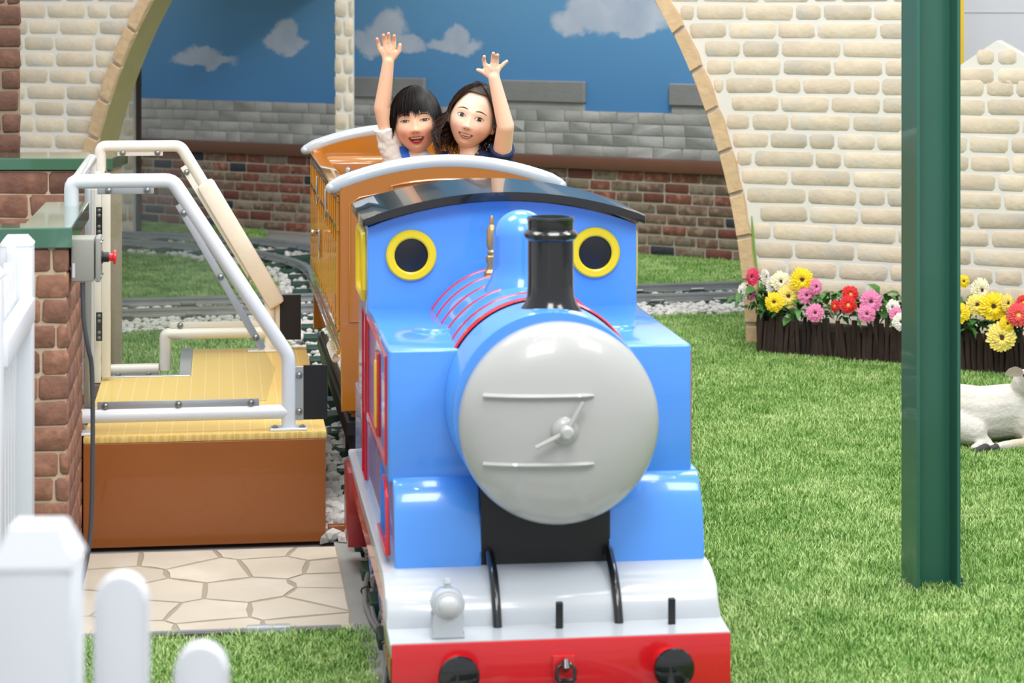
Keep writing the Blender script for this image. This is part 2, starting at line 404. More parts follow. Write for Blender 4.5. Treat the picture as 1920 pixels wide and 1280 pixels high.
# ------------------------------------------------------------------ paving (crazy paving stones)
pv = thing('stone_paving', 'beige crazy paving slab in front of the brown boarding platform', 'paving', (-.5, 6.1, 0))
PX0, PX1, PY0, PY1 = .10, .83, -.42, .44
obj('bed', bx(PX0, PX1+.005, PY0, PY1, -.01, .006), mJoint, pv)
rr = random.Random(21)
pts = [(rr.uniform(PX0, PX1), rr.uniform(PY0, PY1)) for _ in range(200)]
sel = []
for p in pts:
    if all((p[0]-q[0])**2+(p[1]-q[1])**2 > .155**2 for q in sel): sel.append(p)
def clip(poly, a, b, c):      # keep a*x+b*y<=c
    out = []
    for i in range(len(poly)):
        p, q = poly[i], poly[(i+1) % len(poly)]
        fp = a*p[0]+b*p[1]-c; fq = a*q[0]+b*q[1]-c
        if fp <= 0: out.append(p)
        if fp*fq < 0:
            t = fp/(fp-fq); out.append((p[0]+(q[0]-p[0])*t, p[1]+(q[1]-p[1])*t))
    return out
for p in sel:
    poly = [(PX0, PY0), (PX1, PY0), (PX1, PY1), (PX0, PY1)]
    for q in sel:
        if q is p: continue
        dx, dy = q[0]-p[0], q[1]-p[1]; d = sqrt(dx*dx+dy*dy)
        poly = clip(poly, dx/d, dy/d, (dx*(p[0]+q[0])/2+dy*(p[1]+q[1])/2)/d - rr.uniform(.0028, .0075))
        if len(poly) < 3: break
    if len(poly) >= 3:
        # wobble the edges
        o2 = []
        for i in range(len(poly)):
            a, b = poly[i], poly[(i+1) % len(poly)]
            o2.append(a)
            L_ = sqrt((a[0]-b[0])**2+(a[1]-b[1])**2)
            if L_ > .08:
                j = .010; t = rr.uniform(.35, .65); o2.append((a[0]+(b[0]-a[0])*t+rr.uniform(-j, 0)*(a[0]+b[0]-2*p[0])*4, a[1]+(b[1]-a[1])*t+rr.uniform(-j, 0)*(a[1]+b[1]-2*p[1])*4))
        obj('stone', prism(NB(), o2, 0, .0085, 'Z'), mStone, pv, smooth=0)
# threshold bar and concrete kerb
t_ = thing('floor_edge_strip', 'thin grey cable cover along the near edge of the beige paving', 'strip', (-.5, 5.68, 0))
b = NB(); tube(b, [(.08, 0, .012), (.8, 0, .012)], .008, 8); obj('cover', b, mCable, t_)
for x in (-.02, .62): obj('tape', bx(x-.055, x+.055, -.012, .02, .004, .0225, bev=.003), mPale, t_)
tag(obj('kerb_strip', bx(.33, .40, 4.4, 6.62, -.01, .004), mConc), 'bare grey concrete strip between paving and ballast', 'kerb')

# ------------------------------------------------------------------ tracks
def rail_bm(pts, hw=.016, h0=.035, h1=.075):
    b = NB(); prev = None; n = len(pts)
    for i, p in enumerate(pts):
        t = (Vector(pts[min(i+1, n-1)])-Vector(pts[max(i-1, 0)])).normalized(); s = Vector((-t.y, t.x))
        ring = [b.verts.new((p[0]+s.x*k*hw, p[1]+s.y*k*hw, z)) for k, z in ((-1.4, h0), (1.4, h0), (1.4, h0+.006), (.45, h0+.012), (.45, h1-.012), (1, h1-.01), (1, h1), (-1, h1), (-1, h1-.01), (-.45, h1-.012), (-.45, h0+.012), (-1.4, h0+.006))]
        if prev:
            for j in range(12): b.faces.new((prev[j], prev[(j+1) % 12], ring[(j+1) % 12], ring[j]))
        else: b.faces.new(ring[::-1])
        prev = ring
    b.faces.new(prev); return b
def track(label, center, gauge, spacing, slen, root):
    t = thing('railway_track', label, 'track', root)
    ctr = [Vector((p[0]-root[0], p[1]-root[1])) for p in center]
    L_, Rr = [], []
    for i, p in enumerate(ctr):
        d = (ctr[min(i+1, len(ctr)-1)]-ctr[max(i-1, 0)]).normalized(); s = Vector((-d.y, d.x))
        L_.append(p+s*gauge/2); Rr.append(p-s*gauge/2)
    obj('rail', rail_bm(L_), mRail, t); obj('rail', rail_bm(Rr), mRail, t)
    sm = mesh_of('sleeper', bx(-slen/2, slen/2, -.055, .055, -.012, .034, bev=.004, seg=1), mSleep)
    cm_b = NB(); box(cm_b, -.04, .04, -.03, .03, .034, .05, bev=.004, seg=1)
    for sx in (-.03, .03): lathe(cm_b, [(.008, .05), (.008, .058), (0, .06)], 6, c=(sx, 0, 0))
    cm_ = mesh_of('rail_clip', cm_b, mSteel)
    acc = 0
    for i in range(len(ctr)-1):
        a, b = ctr[i], ctr[i+1]; d = (b-a); ln = d.length; d.normalize()
        while acc < ln:
            p = a+d*acc; ang = atan2(d.y, d.x)-pi/2
            s = link('sleeper', sm, t, (p.x, p.y, 0), (0, 0, ang))
            for k in (-1, 1): link('rail_clip', cm_, s, (k*gauge/2, 0, 0), (0, 0, pi/2))
            acc += spacing
        acc -= ln
    return t
TC = .735
main = [(TC, 3.9+.4*i) for i in range(23)]
main += [(TC-2.2+2.2*cos(radians(a)), 12.7+2.2*sin(radians(a))) for a in range(5, 100, 5)]
track('track carrying the train, running straight back and curving left by the wall', main, .46, .33, .70, (TC, 4.0, 0))
track('cross track on white ballast passing behind the carriage', [(-3.2, cline(-3.2)-.19), (5.0, cline(5.0)-.19)], .40, .34, .56, (0, 11.45, 0))
def rock(seed, r=1.0, sub=1):
    b = NB(); bmesh.ops.create_icosphere(b, subdivisions=sub, radius=r); rr = random.Random(seed)
    sx, sy, sz = rr.uniform(.7, 1.2), rr.uniform(.6, 1), rr.uniform(.5, .8)
    for v in b.verts:
        k = 1+rr.uniform(-.25, .2); v.co = Vector((v.co.x*sx*k, v.co.y*sy*k, v.co.z*sz*k))
    return mesh_of('stone', b, mRock, 25)
rocks = [rock(i) for i in range(6)]
rdat = []
for me in rocks: rdat.append(([v.co.copy() for v in me.vertices], [tuple(p.vertices) for p in me.polygons]))
def ballast(label, root, spots_near, spots_far):
    t = thing('ballast_bed', label, 'ballast', root)
    rr = random.Random(5)
    for (x, y, z, r) in spots_near:
        link('stone', rr.choice(rocks), t, (x-root[0], y-root[1], z), (rr.uniform(-.5, .5), rr.uniform(-.5, .5), rr.uniform(0, 6.28)), (r, r, r))
    vs, fs = [], []
    for (x, y, z, r) in spots_far:
        v, f = rr.choice(rdat); a = rr.uniform(0, 6.28); c, s = cos(a)*r, sin(a)*r; o = len(vs)
        vs += [(p.x*c-p.y*s+x-root[0], p.x*s+p.y*c+y-root[1], p.z*r+z) for p in v]; fs += [tuple(i+o for i in q) for q in f]
    me = bpy.data.meshes.new('stone_fill'); me.from_pydata(vs, [], fs); me.materials.append(mRock)
    o = link('stone_fill', me, t); o['kind'] = 'stuff'
rr = random.Random(9); near, far = [], []
for i in range(1500):
    x = rr.uniform(.385 if i < 9999 else 0, .60); y = rr.uniform(4.4, 8.2)
    x = rr.uniform(.425, .60) if y < 6.6 else rr.uniform(.31, .60)
    (near if len(near) < 290 and x < .5 else far).append((x, y, rr.uniform(.0, .024), rr.uniform(.018, .034)))
for i in range(2600): far.append((rr.uniform(XL, XR), rr.uniform(8.2, 12.9), rr.uniform(-.004, .018), rr.uniform(.018, .028)))
for i in range(500): far.append((rr.uniform(.6, XR), rr.uniform(4.4, 8.2), rr.uniform(-.004, .015), rr.uniform(.018, .028)))
for i in range(1500):
    a = radians(rr.uniform(0, 95)); r0 = rr.uniform(1.77, 2.63); far.append((TC-2.2+r0*cos(a), 12.7+r0*sin(a), rr.uniform(0, .018), rr.uniform(.018, .03)))
ballast('pale loose ballast under the train track beside the platform', (TC, 6, 0), near, far)
cr = []
for i in range(5600):
    x = rr.uniform(-2.6, 4.6); cr.append((x, cline(x)+(rr.uniform(-.74, -.40) if rr.random() < .6 else rr.uniform(-.4, .12)), rr.uniform(.004, .03), rr.uniform(.015, .025)))
ballast('white ballast bank under the cross track', (1, 11.45, 0), [], cr)
# grey cables along the track
cb = thing('cable_bundle', 'pair of grey cables tied together beside the engine wheels', 'cable', (.366, 5.5, 0))
for off, ph in ((0, 0), (.014, .5)):
    p = [(.005+off+.016*sin(k*.9+ph)+(.02*(k-4)/8), -1.2+.13*k, .02+.004*sin(k+ph)) for k in range(18)]
    b = NB(); tube(b, p, .0068, 8); obj('cable', b, mCable, cb)
for k in (3, 9, 13):
    b = NB(); tube(b, [(.012+.016*sin(k*.9)+.02*(k-4)/8+.017*cos(a), -1.2+.13*k, .021+.012*sin(a)) for a in [i*pi/5 for i in range(10)]], .002, 6, closed=True); obj('cable_tie', b, mBlackSat, cb)

# ------------------------------------------------------------------ far mural wall
KW = .6
def wallD(px): return 14.53/(1+KW*(px-960)/F)
angW = math.atan(-KW)                       # in camera frame
def wpt(px): D = wallD(px); return (px-960)*D/F, D
a0, D0 = wpt(960)
W0 = cw(a0, D0); angWW = angW - TH
def ws(px): a, D = wpt(px); return (a-a0)/cos(angW)
wall = thing('wall_back', None, None, (W0.x, W0.y, 0), angWW, kind='structure')
sL, sR = ws(150)-1.5, ws(1500)+1.5
def mural_mat():
    m = bpy.data.materials.new('painted_sky'); m.use_nodes = True; nt = m.node_tree; n = nt.nodes; L = nt.links
    b = n['Principled BSDF']; b.inputs['Roughness'].default_value = .75
    tc = n.new('ShaderNodeTexCoord'); sep = n.new('ShaderNodeSeparateXYZ')
    nz = n.new('ShaderNodeTexNoise'); nz.inputs['Scale'].default_value = 5.5; nz.inputs['Detail'].default_value = 6; nz.inputs['Roughness'].default_value = .6
    L.new(tc.outputs['Object'], nz.inputs['Vector'])
    sub = n.new('ShaderNodeVectorMath'); sub.operation = 'SUBTRACT'; L.new(nz.outputs['Color'], sub.inputs[0]); sub.inputs[1].default_value = (.5, .5, .5)
    sc_ = n.new('ShaderNodeVectorMath'); sc_.operation = 'SCALE'; sc_.inputs['Scale'].default_value = .22; L.new(sub.outputs[0], sc_.inputs[0])
    ad = n.new('ShaderNodeVectorMath'); ad.operation = 'ADD'; L.new(tc.outputs['Object'], ad.inputs[0]); L.new(sc_.outputs[0], ad.inputs[1])
    L.new(ad.outputs[0], sep.inputs[0])
    acc = None
    clouds = []
    for px, py, rw, rh in ((727, 62, 34, 34), (700, 82, 40, 16), (760, 86, 38, 12), (855, 68, 22, 16), (853, 84, 50, 13), (1085, 40, 46, 20), (1130, 22, 60, 34), (1215, 18, 60, 30), (1180, 50, 60, 14), (535, 66, 20, 22), (535, 82, 42, 12), (380, 100, 34, 14), (382, 112, 62, 11)):
        a, D = wpt(px); k = D/F; clouds.append((ws(px), HC-py*k, rw*k/cos(angW)*1.05, rh*k*1.2))
    for (cx, cz, rx, rz) in clouds:
        x1 = n.new('ShaderNodeMath'); x1.operation = 'SUBTRACT'; L.new(sep.outputs['X'], x1.inputs[0]); x1.inputs[1].default_value = cx
        x2 = n.new('ShaderNodeMath'); x2.operation = 'DIVIDE'; L.new(x1.outputs[0], x2.inputs[0]); x2.inputs[1].default_value = rx
        x3 = n.new('ShaderNodeMath'); x3.operation = 'MULTIPLY'; L.new(x2.outputs[0], x3.inputs[0]); L.new(x2.outputs[0], x3.inputs[1])
        z1 = n.new('ShaderNodeMath'); z1.operation = 'SUBTRACT'; L.new(sep.outputs['Z'], z1.inputs[0]); z1.inputs[1].default_value = cz
        z2 = n.new('ShaderNodeMath'); z2.operation = 'DIVIDE'; L.new(z1.outputs[0], z2.inputs[0]); z2.inputs[1].default_value = rz
        z3 = n.new('ShaderNodeMath'); z3.operation = 'MULTIPLY_ADD'; L.new(z2.outputs[0], z3.inputs[0]); L.new(z2.outputs[0], z3.inputs[1]); L.new(x3.outputs[0], z3.inputs[2])
        if acc is None: acc = z3.outputs[0]
        else:
            mn = n.new('ShaderNodeMath'); mn.operation = 'MINIMUM'; L.new(acc, mn.inputs[0]); L.new(z3.outputs[0], mn.inputs[1]); acc = mn.outputs[0]
    mr = n.new('ShaderNodeMapRange'); mr.interpolation_type = 'SMOOTHSTEP'; mr.inputs[1].default_value = 1.5; mr.inputs[2].default_value = .55; mr.inputs[3].default_value = 0; mr.inputs[4].default_value = .85
    L.new(acc, mr.inputs[0])
    s2 = n.new('ShaderNodeSeparateXYZ'); L.new(tc.outputs['Object'], s2.inputs[0])
    gr = n.new('ShaderNodeMapRange'); gr.inputs[1].default_value = .85; gr.inputs[2].default_value = 1.7; L.new(s2.outputs['Z'], gr.inputs[0])
    g = n.new('ShaderNodeMix'); g.data_type = 'RGBA'; g.inputs['A'].default_value = rgb((70, 128, 182)); g.inputs['B'].default_value = rgb((96, 148, 186)); L.new(gr.outputs[0], g.inputs['Factor'])
    n2 = n.new('ShaderNodeTexNoise'); n2.inputs['Scale'].default_value = 4; n2.inputs['Detail'].default_value = 5; L.new(tc.outputs['Object'], n2.inputs['Vector'])
    cc = n.new('ShaderNodeMix'); cc.data_type = 'RGBA'; cc.inputs['A'].default_value = rgb((138, 152, 176)); cc.inputs['B'].default_value = rgb((214, 216, 220)); L.new(n2.outputs['Fac'], cc.inputs['Factor'])
    mx = n.new('ShaderNodeMix'); mx.data_type = 'RGBA'; L.new(mr.outputs[0], mx.inputs['Factor']); L.new(g.outputs['Result'], mx.inputs['A']); L.new(cc.outputs['Result'], mx.inputs['B'])
    L.new(mx.outputs['Result'], b.inputs['Base Color'])
    return m
obj('sky_panel', bx(sL, sR, 0, .12, .85, 3.2), mural_mat(), wall)
obj('block_backing', bx(sL, sR, -.012, .1, .6, .895), mBlockMort, wall)
obj('brick_backing', bx(sL, sR, -.01, .1, -.01, .53), mRedMort, wall)
obj('trim_board', bx(sL, sR, -.05, .1, .528, .604, bev=.004), mTrim, wall)
rng = random.Random(31)
sl, sr = ws(225), ws(1430)
n1 = brickwork(wall, 'brick', sl, sr, 0.004, .528, .0655, .19, .011, .006, [mRedB[0], mRedB[0], mRedB[1], mRedB[2], mRedB[3], mRedB[0], mRedB[1], mRedB[0], mRedB[2], mRedB[1], mRedB[4]], org=(0, -.01), rng=rng, jit=.2)
n2 = brickwork(wall, 'stone_block', sl, sr, .606, .895, .0722, .18, .0035, .003, mBlock, org=(0, -.012), rng=rng, jit=.3)
print('wall pieces', n1, n2)
per = ws(1258)-ws(945); mw = ws(1100)-ws(945)
for m0 in (ws(945)-per, ws(945), ws(1258)):
    ml = thing('merlon', None, None); ml.parent = wall
    bpy.data.objects.remove(ml)
    obj('merlon', bx(m0+.012, m0+mw-.012, -.014, .0, .895, .95), mBlock[1], wall)
    obj('coping_stone', bx(m0, m0+mw, -.035, .0, .945, 1.082, bev=.006, seg=1), mBlockCap, wall)
# cream brick column and its left neighbour
def column(px0, px1, D, label, ztop=3.0, brown=False):
    a0_, a1_ = (px0-960)*D/F, (px1-960)*D/F; c = cw((a0_+a1_)/2, D); wd = a1_-a0_
    t = thing('brick_column', label, 'column', (c.x, c.y, 0), -TH)
    obj('core', bx(-wd/2+.004, wd/2-.004, .008, wd, 0, ztop), mCreamMort, t)
    rg = random.Random(4); z = 0.01; k = 0
    while z < 1.62:
        for (x0, x1) in (((-wd/2, wd/2*.25), (wd/2*.25+.012, wd/2)) if k % 2 else ((-wd/2, -wd/2*.3), (-wd/2*.3+.012, wd/2))):
            link('brick', brick_mesh(x1-x0, .102, .012, rg.choice(mCreamB), k % 2), t, ((x0+x1)/2, .008, z+.055))
        z += .114; k += 1
    return t
column(628, 663, 13.6, 'cream brick column standing before the sky mural behind the carriage')
column(216, 250, 14.9, 'narrow cream brick column beside the left foot of the arch')
c = cw((257-960)*15.2/F, 15.2); tag(obj('timber_post', bx(-.025, .025, -.02, .03, 0, 1.9), M('dark_brown_post', (70, 52, 40), .7), loc=(c.x, c.y, 0), rot=(0, 0, -TH)), 'dark brown post at the left end of the sky mural', 'post')

# unseen slab added over the left part of the mural to shade it
so_ = cw(-1.75, 14.6); tag(obj('ceiling', bx(-1.15, .72, -1.3, 1.6, 0, .12), M('soffit_paint', (120, 118, 112), .9), loc=(so_.x, so_.y, 2.05), rot=(0, 0, angWW)), kind='structure')
# ------------------------------------------------------------------ arch wall
KA = .35; angA = math.atan(-KA)
def aD(px): return 10.78/(1+KA*(px-960)/F)
def asx(px): D = aD(px); return ((px-960)*D/F)/cos(angA)
A0 = cw(0, 10.78)
arch = thing('wall_right', None, None, (A0.x, A0.y, 0), angA-TH, kind='structure')
sLf = -.609-1.764; sRt = -.609+1.764
acx = (sLf+sRt)/2; aa = (sRt-sLf)/2; ab = 2.5; az = -.05
def arc(u): return (acx+aa*cos(u), az+ab*sin(u))
s_drop = asx(1750)
poly = [(asx(-250), 0), (asx(-250), 3.0), (s_drop, 3.0), (s_drop, 1.26), (asx(1793), 1.295), (asx(1868), 1.418), (asx(1930), 1.335), (asx(1990), 1.25), (asx(2250), 1.25), (asx(2250), 0), (sRt, 0)]
poly += [arc(u) for u in [pi*k/48 for k in range(0, 49)] if arc(u)[1] > .002] + [(sLf, 0)]
b = NB(); prism(b, poly, .0, .19, 'Y'); bmesh.ops.recalc_face_normals(b, faces=b.faces[:]); b.normal_update(); bmesh.ops.triangulate(b, faces=[f for f in b.faces if len(f.verts) > 4])
obj('backing', b, mCreamMort, arch, smooth=0)
# olive lining on the inside of the arch
b = NB(); prev = None
for p, q in zip([(sLf, 0)]+[arc(pi-pi*k/48) for k in range(0, 49)]+[(sRt, 0)], [(sLf+.004, 0)]+[(acx+(aa-.004)*cos(pi-pi*k/48), az+(ab-.004)*sin(pi-pi*k/48)) for k in range(0, 49)]+[(sRt-.004, 0)]):
    ring = [b.verts.new((p[0], .0, p[1])), b.verts.new((q[0], .0, q[1])), b.verts.new((q[0], .192, q[1])), b.verts.new((p[0], .192, p[1]))]
    if prev:
        for j in range(4): b.faces.new((prev[j], prev[(j+1) % 4], ring[(j+1) % 4], ring[j]))
    prev = ring
obj('arch_lining', b, mJamb, arch)
BW = .066                                   # width of the band of arch stones
def limits(z):
    out = []
    if z < az: xo = aa+BW+.01
    else:
        k = (z-az)/(ab+BW); xo = (aa+BW)*sqrt(max(0, 1-k*k))+.012
    l_, r_ = acx-xo, acx+xo
    out.append((asx(20), l_))
    top_r = s_drop+.09 if z > 1.22 else asx(1960)
    out.append((r_, top_r)); return out
n3 = brickwork(arch, 'brick', asx(20), asx(1960), -.02, 1.68, .0845, .235, .0145, .0035, mCreamB, limits=limits, rng=random.Random(8), jit=.45, minw=.16)
for zc in (1.26, 1.345):
    hw = (1.418-zc-.03)*1.3+.02; c = asx(1868)
    link('brick', brick_mesh(hw, .066, .007, mCreamB[0], 5), arch, (c-hw/2-.01, 0, zc)); link('brick', brick_mesh(hw, .066, .007, mCreamB[1], 5), arch, (c+hw/2+.01, 0, zc))
print('arch bricks', n3)
# voussoirs
def fpt(u, w_): return (acx+(aa+w_)*cos(u), az+(ab+w_)*sin(u))
us = []; u = 0
def stonepoly(p, h=.03):
    b = NB(); rg = random.Random(int(p[0][0]*1e4) & 0xffff)
    n = len(p); cx = sum(q[0] for q in p)/n; cz = sum(q[1] for q in p)/n
    A = [b.verts.new((q[0], 0.0, q[1])) for q in p]; B = [b.verts.new((q[0], -h*.75, q[1])) for q in p]
    C = [b.verts.new((cx+(q[0]-cx)*.92+(.0), -h+rg.uniform(-.003, .003), cz+(q[1]-cz)*.955)) for q in p]
    for U, V in ((A, B), (B, C)):
        for i in range(n): b.faces.new((U[i], U[(i+1) % n], V[(i+1) % n], V[i]))
    b.faces.new(C); return b
for side in (1, -1):
    # straight foot
    sx = acx+side*aa; x0, x1 = sorted((sx, sx+side*BW))
    obj('voussoir', stonepoly([(x0, -.0), (x1, 0), (x1, az+.14), (x0, az+.14)]), mVous, arch)
    u = .14/ab
    while u < 1.2:
        # step of constant arc length
        ds = sqrt((aa*sin(u))**2+(ab*cos(u))**2); du = .2/ds; g_ = .016/ds
        q = [fpt(u+g_+(du-g_)*t, 0.0) for t in (0, .33, .66, 1)] + [fpt(u+g_+(du-g_)*t, BW+.004*sin(9*u+t*7)) for t in (1, .66, .33, 0)]
        if side < 0: q = [(2*acx-x, z) for x, z in q]
        obj('voussoir', stonepoly(q), mVous, arch)
        u += du
# bright white wall and yellow board beyond the gable
mWhiteW = M('white_wall_paint', (222, 224, 230), .8, var=.03, nscale=1.2)
wr = thing('wall_far_right', None, None, (cw(1.9, 11.4).x, cw(1.9, 11.4).y, 0), angA-TH, kind='structure')
obj('panel', bx(-.3, 2.5, 0, .08, 0, 3.0), mWhiteW, wr)
obj('panel_seam', bx(-.3, 2.5, -.004, 0, 1.535, 1.54), M('seam_grey', (190, 192, 200), .8), wr)
c = cw((1800-960)*10.5/F, 10.5)
tag(obj('yellow_board', bx(-.017, .017, -.01, .02, 0, 2.6), M('yellow_board_paint', (232, 192, 40), .5), loc=(c.x, c.y, 0), rot=(0, 0, -TH)), 'tall narrow yellow board behind the green steel post', 'board')
# painted grass stem at the foot of the arch
b = NB(); tube(b, [(asx(1424), -.006, 0), (asx(1423), -.006, .16), (asx(1418), -.006, .33), (asx(1412), -.006, .5), (asx(1410), -.006, .6)], [.018, .015, .01, .007, .002], 6, flat=.3)
obj('painted_stem', b, M('painted_green', (112, 158, 62), .7), arch)

# ------------------------------------------------------------------ low brick walls at left
ZC = .998
bw = thing('brick_wall', 'near low brick wall end with green cap, control box on its side', 'wall', (-.42, 5.83, 0))
# world frame: side plane x = xs, front plane y = 0 ; runs back to y=.72, left to x=-.9
xs = cw(-1.26, 6.57).x+.42
yf = cw((127-960)*5.94/F, 5.94).y-5.83
TK = .105
obj('core', bx(xs-TK+.004, xs-.004, yf+.004, yf+.74, 0, ZC-.055), mPierMort, bw)
obj('core', bx(xs-1.2, xs-TK, yf+.004, yf+TK, 0, ZC-.055), mPierMort, bw)
prng = random.Random(2)
nr = 14; rh = (ZC-.055)/nr
brickwork(bw, 'brick', xs-1.0, xs, 0, ZC-.05, rh, .155, .007, .005, mPierB, org=(0, yf+.004), rng=prng, jit=.3, minw=.12)
brickwork(bw, 'brick', 0, .74, 0, ZC-.05, rh, .17, .007, .005, mPierB, org=(xs-.004, yf), ang=pi/2, rng=prng, jit=.3, minw=.12)
b = NB(); prism(b, [(xs-1.2, yf-.012), (xs+.012, yf-.012), (xs+.012, yf+.76), (xs-TK-.012, yf+.76), (xs-TK-.012, yf+TK+.012), (xs-1.2, yf+TK+.012)], ZC-.055, ZC, 'Z', bev=.003, seg=1)
obj('cap', b, mCapG, bw)
# control box with emergency stop
cbx = thing('control_box', 'grey emergency stop box mounted on the near brick wall', 'control box', (bw.location.x+xs+.006, 5.83+yf+.03, 0))
zt = 1.6-447*5.98/F; zb = 1.6-528*5.98/F
mBox = M('grey_box_plastic', (150, 150, 142), .4, var=.02)
obj('housing', bx(0, .062, .0, .10, zb, zt, bev=.006), mBox, cbx)
obj('lid', bx(.064, .078, -.002, .102, zb-.002, zt+.002, bev=.005), mBox, cbx)
obj('rating_plate', bx(.004, .011, -.0015, .002, zb+.012, zb+.05), M('label_silver', (205, 208, 212), .4), cbx)
for zz in (zb+.012, zt-.012):
    for yy in (.012, .088):
        b = NB(); lathe(b, [(.004, .078), (.004, .081), (0, .082)], 10, 'X', (0, yy, zz)); obj('screw', b, mSteel, cbx)
b = NB(); lathe(b, [(.017, .078), (.017, .082), (.0135, .083), (.0135, .098), (0, .098)], 24, 'X', (0, .05, (zb+zt)/2+.002)); obj('button_collar', b, mBlackSat, cbx)
b = NB(); lathe(b, [(.010, .098), (.011, .108), (.0195, .110), (.0205, .113), (.019, .117), (0, .119)], 28, 'X', (0, .05, (zb+zt)/2+.002)); obj('stop_button', b, M('stop_red', (225, 28, 36), .25, coat=.5), cbx)
q = [P(155, 530, 5.99), P(157, 600, 5.99), P(166, 655, 6.0), P(172, 690, 6.02), P(174, 800, 6.03), P(172, 950, 6.03), P(166, 1030, 6.03), P(150, 1105, 6.0)]
q[-1].z = .02
def smoothpath(p, n=5):
    out = []
    for i in range(len(p)-1):
        p0 = p[max(i-1, 0)]; p1 = p[i]; p2 = p[i+1]; p3 = p[min(i+2, len(p)-1)]
        for k in range(n):
            t = k/n; out.append(.5*((2*p1)+(p2-p0)*t+(2*p0-5*p1+4*p2-p3)*t*t+(3*p1-p0-3*p2+p3)*t**3))
    out.append(p[-1]); return out
b = NB(); tube(b, [p-Vector(cbx.location) for p in smoothpath(q)], .0062, 10); obj('cable', b, M('dark_grey_cable', (74, 78, 84), .5), cbx)
# far low wall
fw = thing('brick_wall', 'far low brick wall with green cap left of the white railings', 'wall', (cw((205-960)*8.5/F, 8.5).x, cw((205-960)*8.5/F, 8.5).y, 0), -TH)
obj('core', bx(-1.3, -.004, .004, .30, 0, .95), mPierMort, fw)
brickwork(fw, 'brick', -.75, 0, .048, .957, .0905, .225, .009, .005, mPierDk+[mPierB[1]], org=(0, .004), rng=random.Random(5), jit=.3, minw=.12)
obj('cap', bx(-1.32, .014, -.012, .33, .955, 1.0, bev=.003, seg=1), mCapG, fw)
dk = thing('brick_pillar', 'dark brick pillar at the upper left corner', 'pillar', (cw((38-960)*8.9/F, 8.9).x, cw((38-960)*8.9/F, 8.9).y, 0), -TH)
obj('core', bx(-.4, -.003, .004, .012, 0, 2.6), M('dark_mortar', (150, 132, 112), .9), dk)
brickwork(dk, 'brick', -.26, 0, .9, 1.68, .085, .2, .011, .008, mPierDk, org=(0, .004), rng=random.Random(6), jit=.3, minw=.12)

# ------------------------------------------------------------------ boarding platform
pfx1 = .307; pfy0 = cw((385-960)*6.57/F, 6.57).y; pfx0 = -.397
zd = .328; pbk = G(465, 652, zd).y; pst = G(290, 706, zd).y; pxi = G(353, 690, zd).x
pl = thing('boarding_platform', 'brown boarding platform topped with yellow herringbone mat', 'platform', (-.05, pfy0, 0))
def L2(x, y): return (x+.05, y-pfy0)
out = [L2(pfx0, pfy0), L2(pfx1, pfy0), L2(pfx1, pbk), L2(pxi, pbk), L2(pxi, pst), L2(pfx0, pst)]
obj('body', prism(NB(), out, .002, zd-.022, 'Z', bev=.002, seg=1), mPlat, pl)
def mat_mat():
    m = bpy.data.materials.new('yellow_herringbone_mat'); m.use_nodes = True; nt = m.node_tree; n = nt.nodes; L = nt.links
    b = n['Principled BSDF']; b.inputs['Roughness'].default_value = .6
    tc = n.new('ShaderNodeTexCoord'); sp = n.new('ShaderNodeSeparateXYZ'); L.new(tc.outputs['Object'], sp.inputs[0])
    def mth(op, a, b_=None, c_=None):
        q = n.new('ShaderNodeMath'); q.operation = op
        for i, v in enumerate((a, b_, c_)):
            if v is None: continue
            if isinstance(v, (int, float)): q.inputs[i].default_value = v
            else: L.new(v, q.inputs[i])
        return q.outputs[0]
    wx = .046
    xx = mth('DIVIDE', sp.outputs['X'], wx); pp = mth('PINGPONG', xx, 1.0)
    ph = mth('ADD', mth('MULTIPLY', sp.outputs['Y'], 85), mth('MULTIPLY', pp, 2.0)); fr = mth('FRACT', ph); st = mth('GREATER_THAN', fr, .55)
    seam = mth('GREATER_THAN', mth('FRACT', mth('DIVIDE', sp.outputs['X'], wx)), .93)
    mx = n.new('ShaderNodeMix'); mx.data_type = 'RGBA'; mx.inputs['A'].default_value = rgb((214, 180, 98)); mx.inputs['B'].default_value = rgb((226, 196, 120)); L.new(st, mx.inputs['Factor'])
    m2 = n.new('ShaderNodeMix'); m2.data_type = 'RGBA'; L.new(mth('MULTIPLY', seam, .4), m2.inputs['Factor']); L.new(mx.outputs['Result'], m2.inputs['A']); m2.inputs['B'].default_value = rgb((240, 222, 168))
    L.new(m2.outputs['Result'], b.inputs['Base Color'])
    bp = n.new('ShaderNodeBump'); bp.inputs['Strength'].default_value = .4; bp.inputs['Distance'].default_value = .003; L.new(mth('ADD', st, seam), bp.inputs['Height']); L.new(bp.outputs[0], b.inputs['Normal'])
    return m
mMat = mat_mat()
obj('mat', prism(NB(), [(x+(.003 if x > 0 else 0), y) for x, y in out], zd-.022, zd, 'Z', bev=.004, seg=2), mMat, pl)
b = NB(); q0 = L2(pxi, pst); q1 = L2(pfx0, pst)
obj('edge_strip', bx(q0[0]-.03, q0[0]+.012, q0[1], L2(0, pbk)[1]+.004, zd-.02, zd+.003, bev=.002, seg=1), mAlu, pl)
obj('edge_strip', bx(q1[0], q0[0]+.01, q0[1]-.008, q0[1]+.016, zd-.02, zd+.004, bev=.002, seg=1), mAlu, pl)
tag(obj('timber_block', bx(.315, .40, -.01, .02, .0, .045, bev=.002, seg=1), mPlat, loc=(0, cw((635-960)*6.62/F, 6.62).y+.02, 0)), 'small brown block on the floor between platform and engine', 'block')

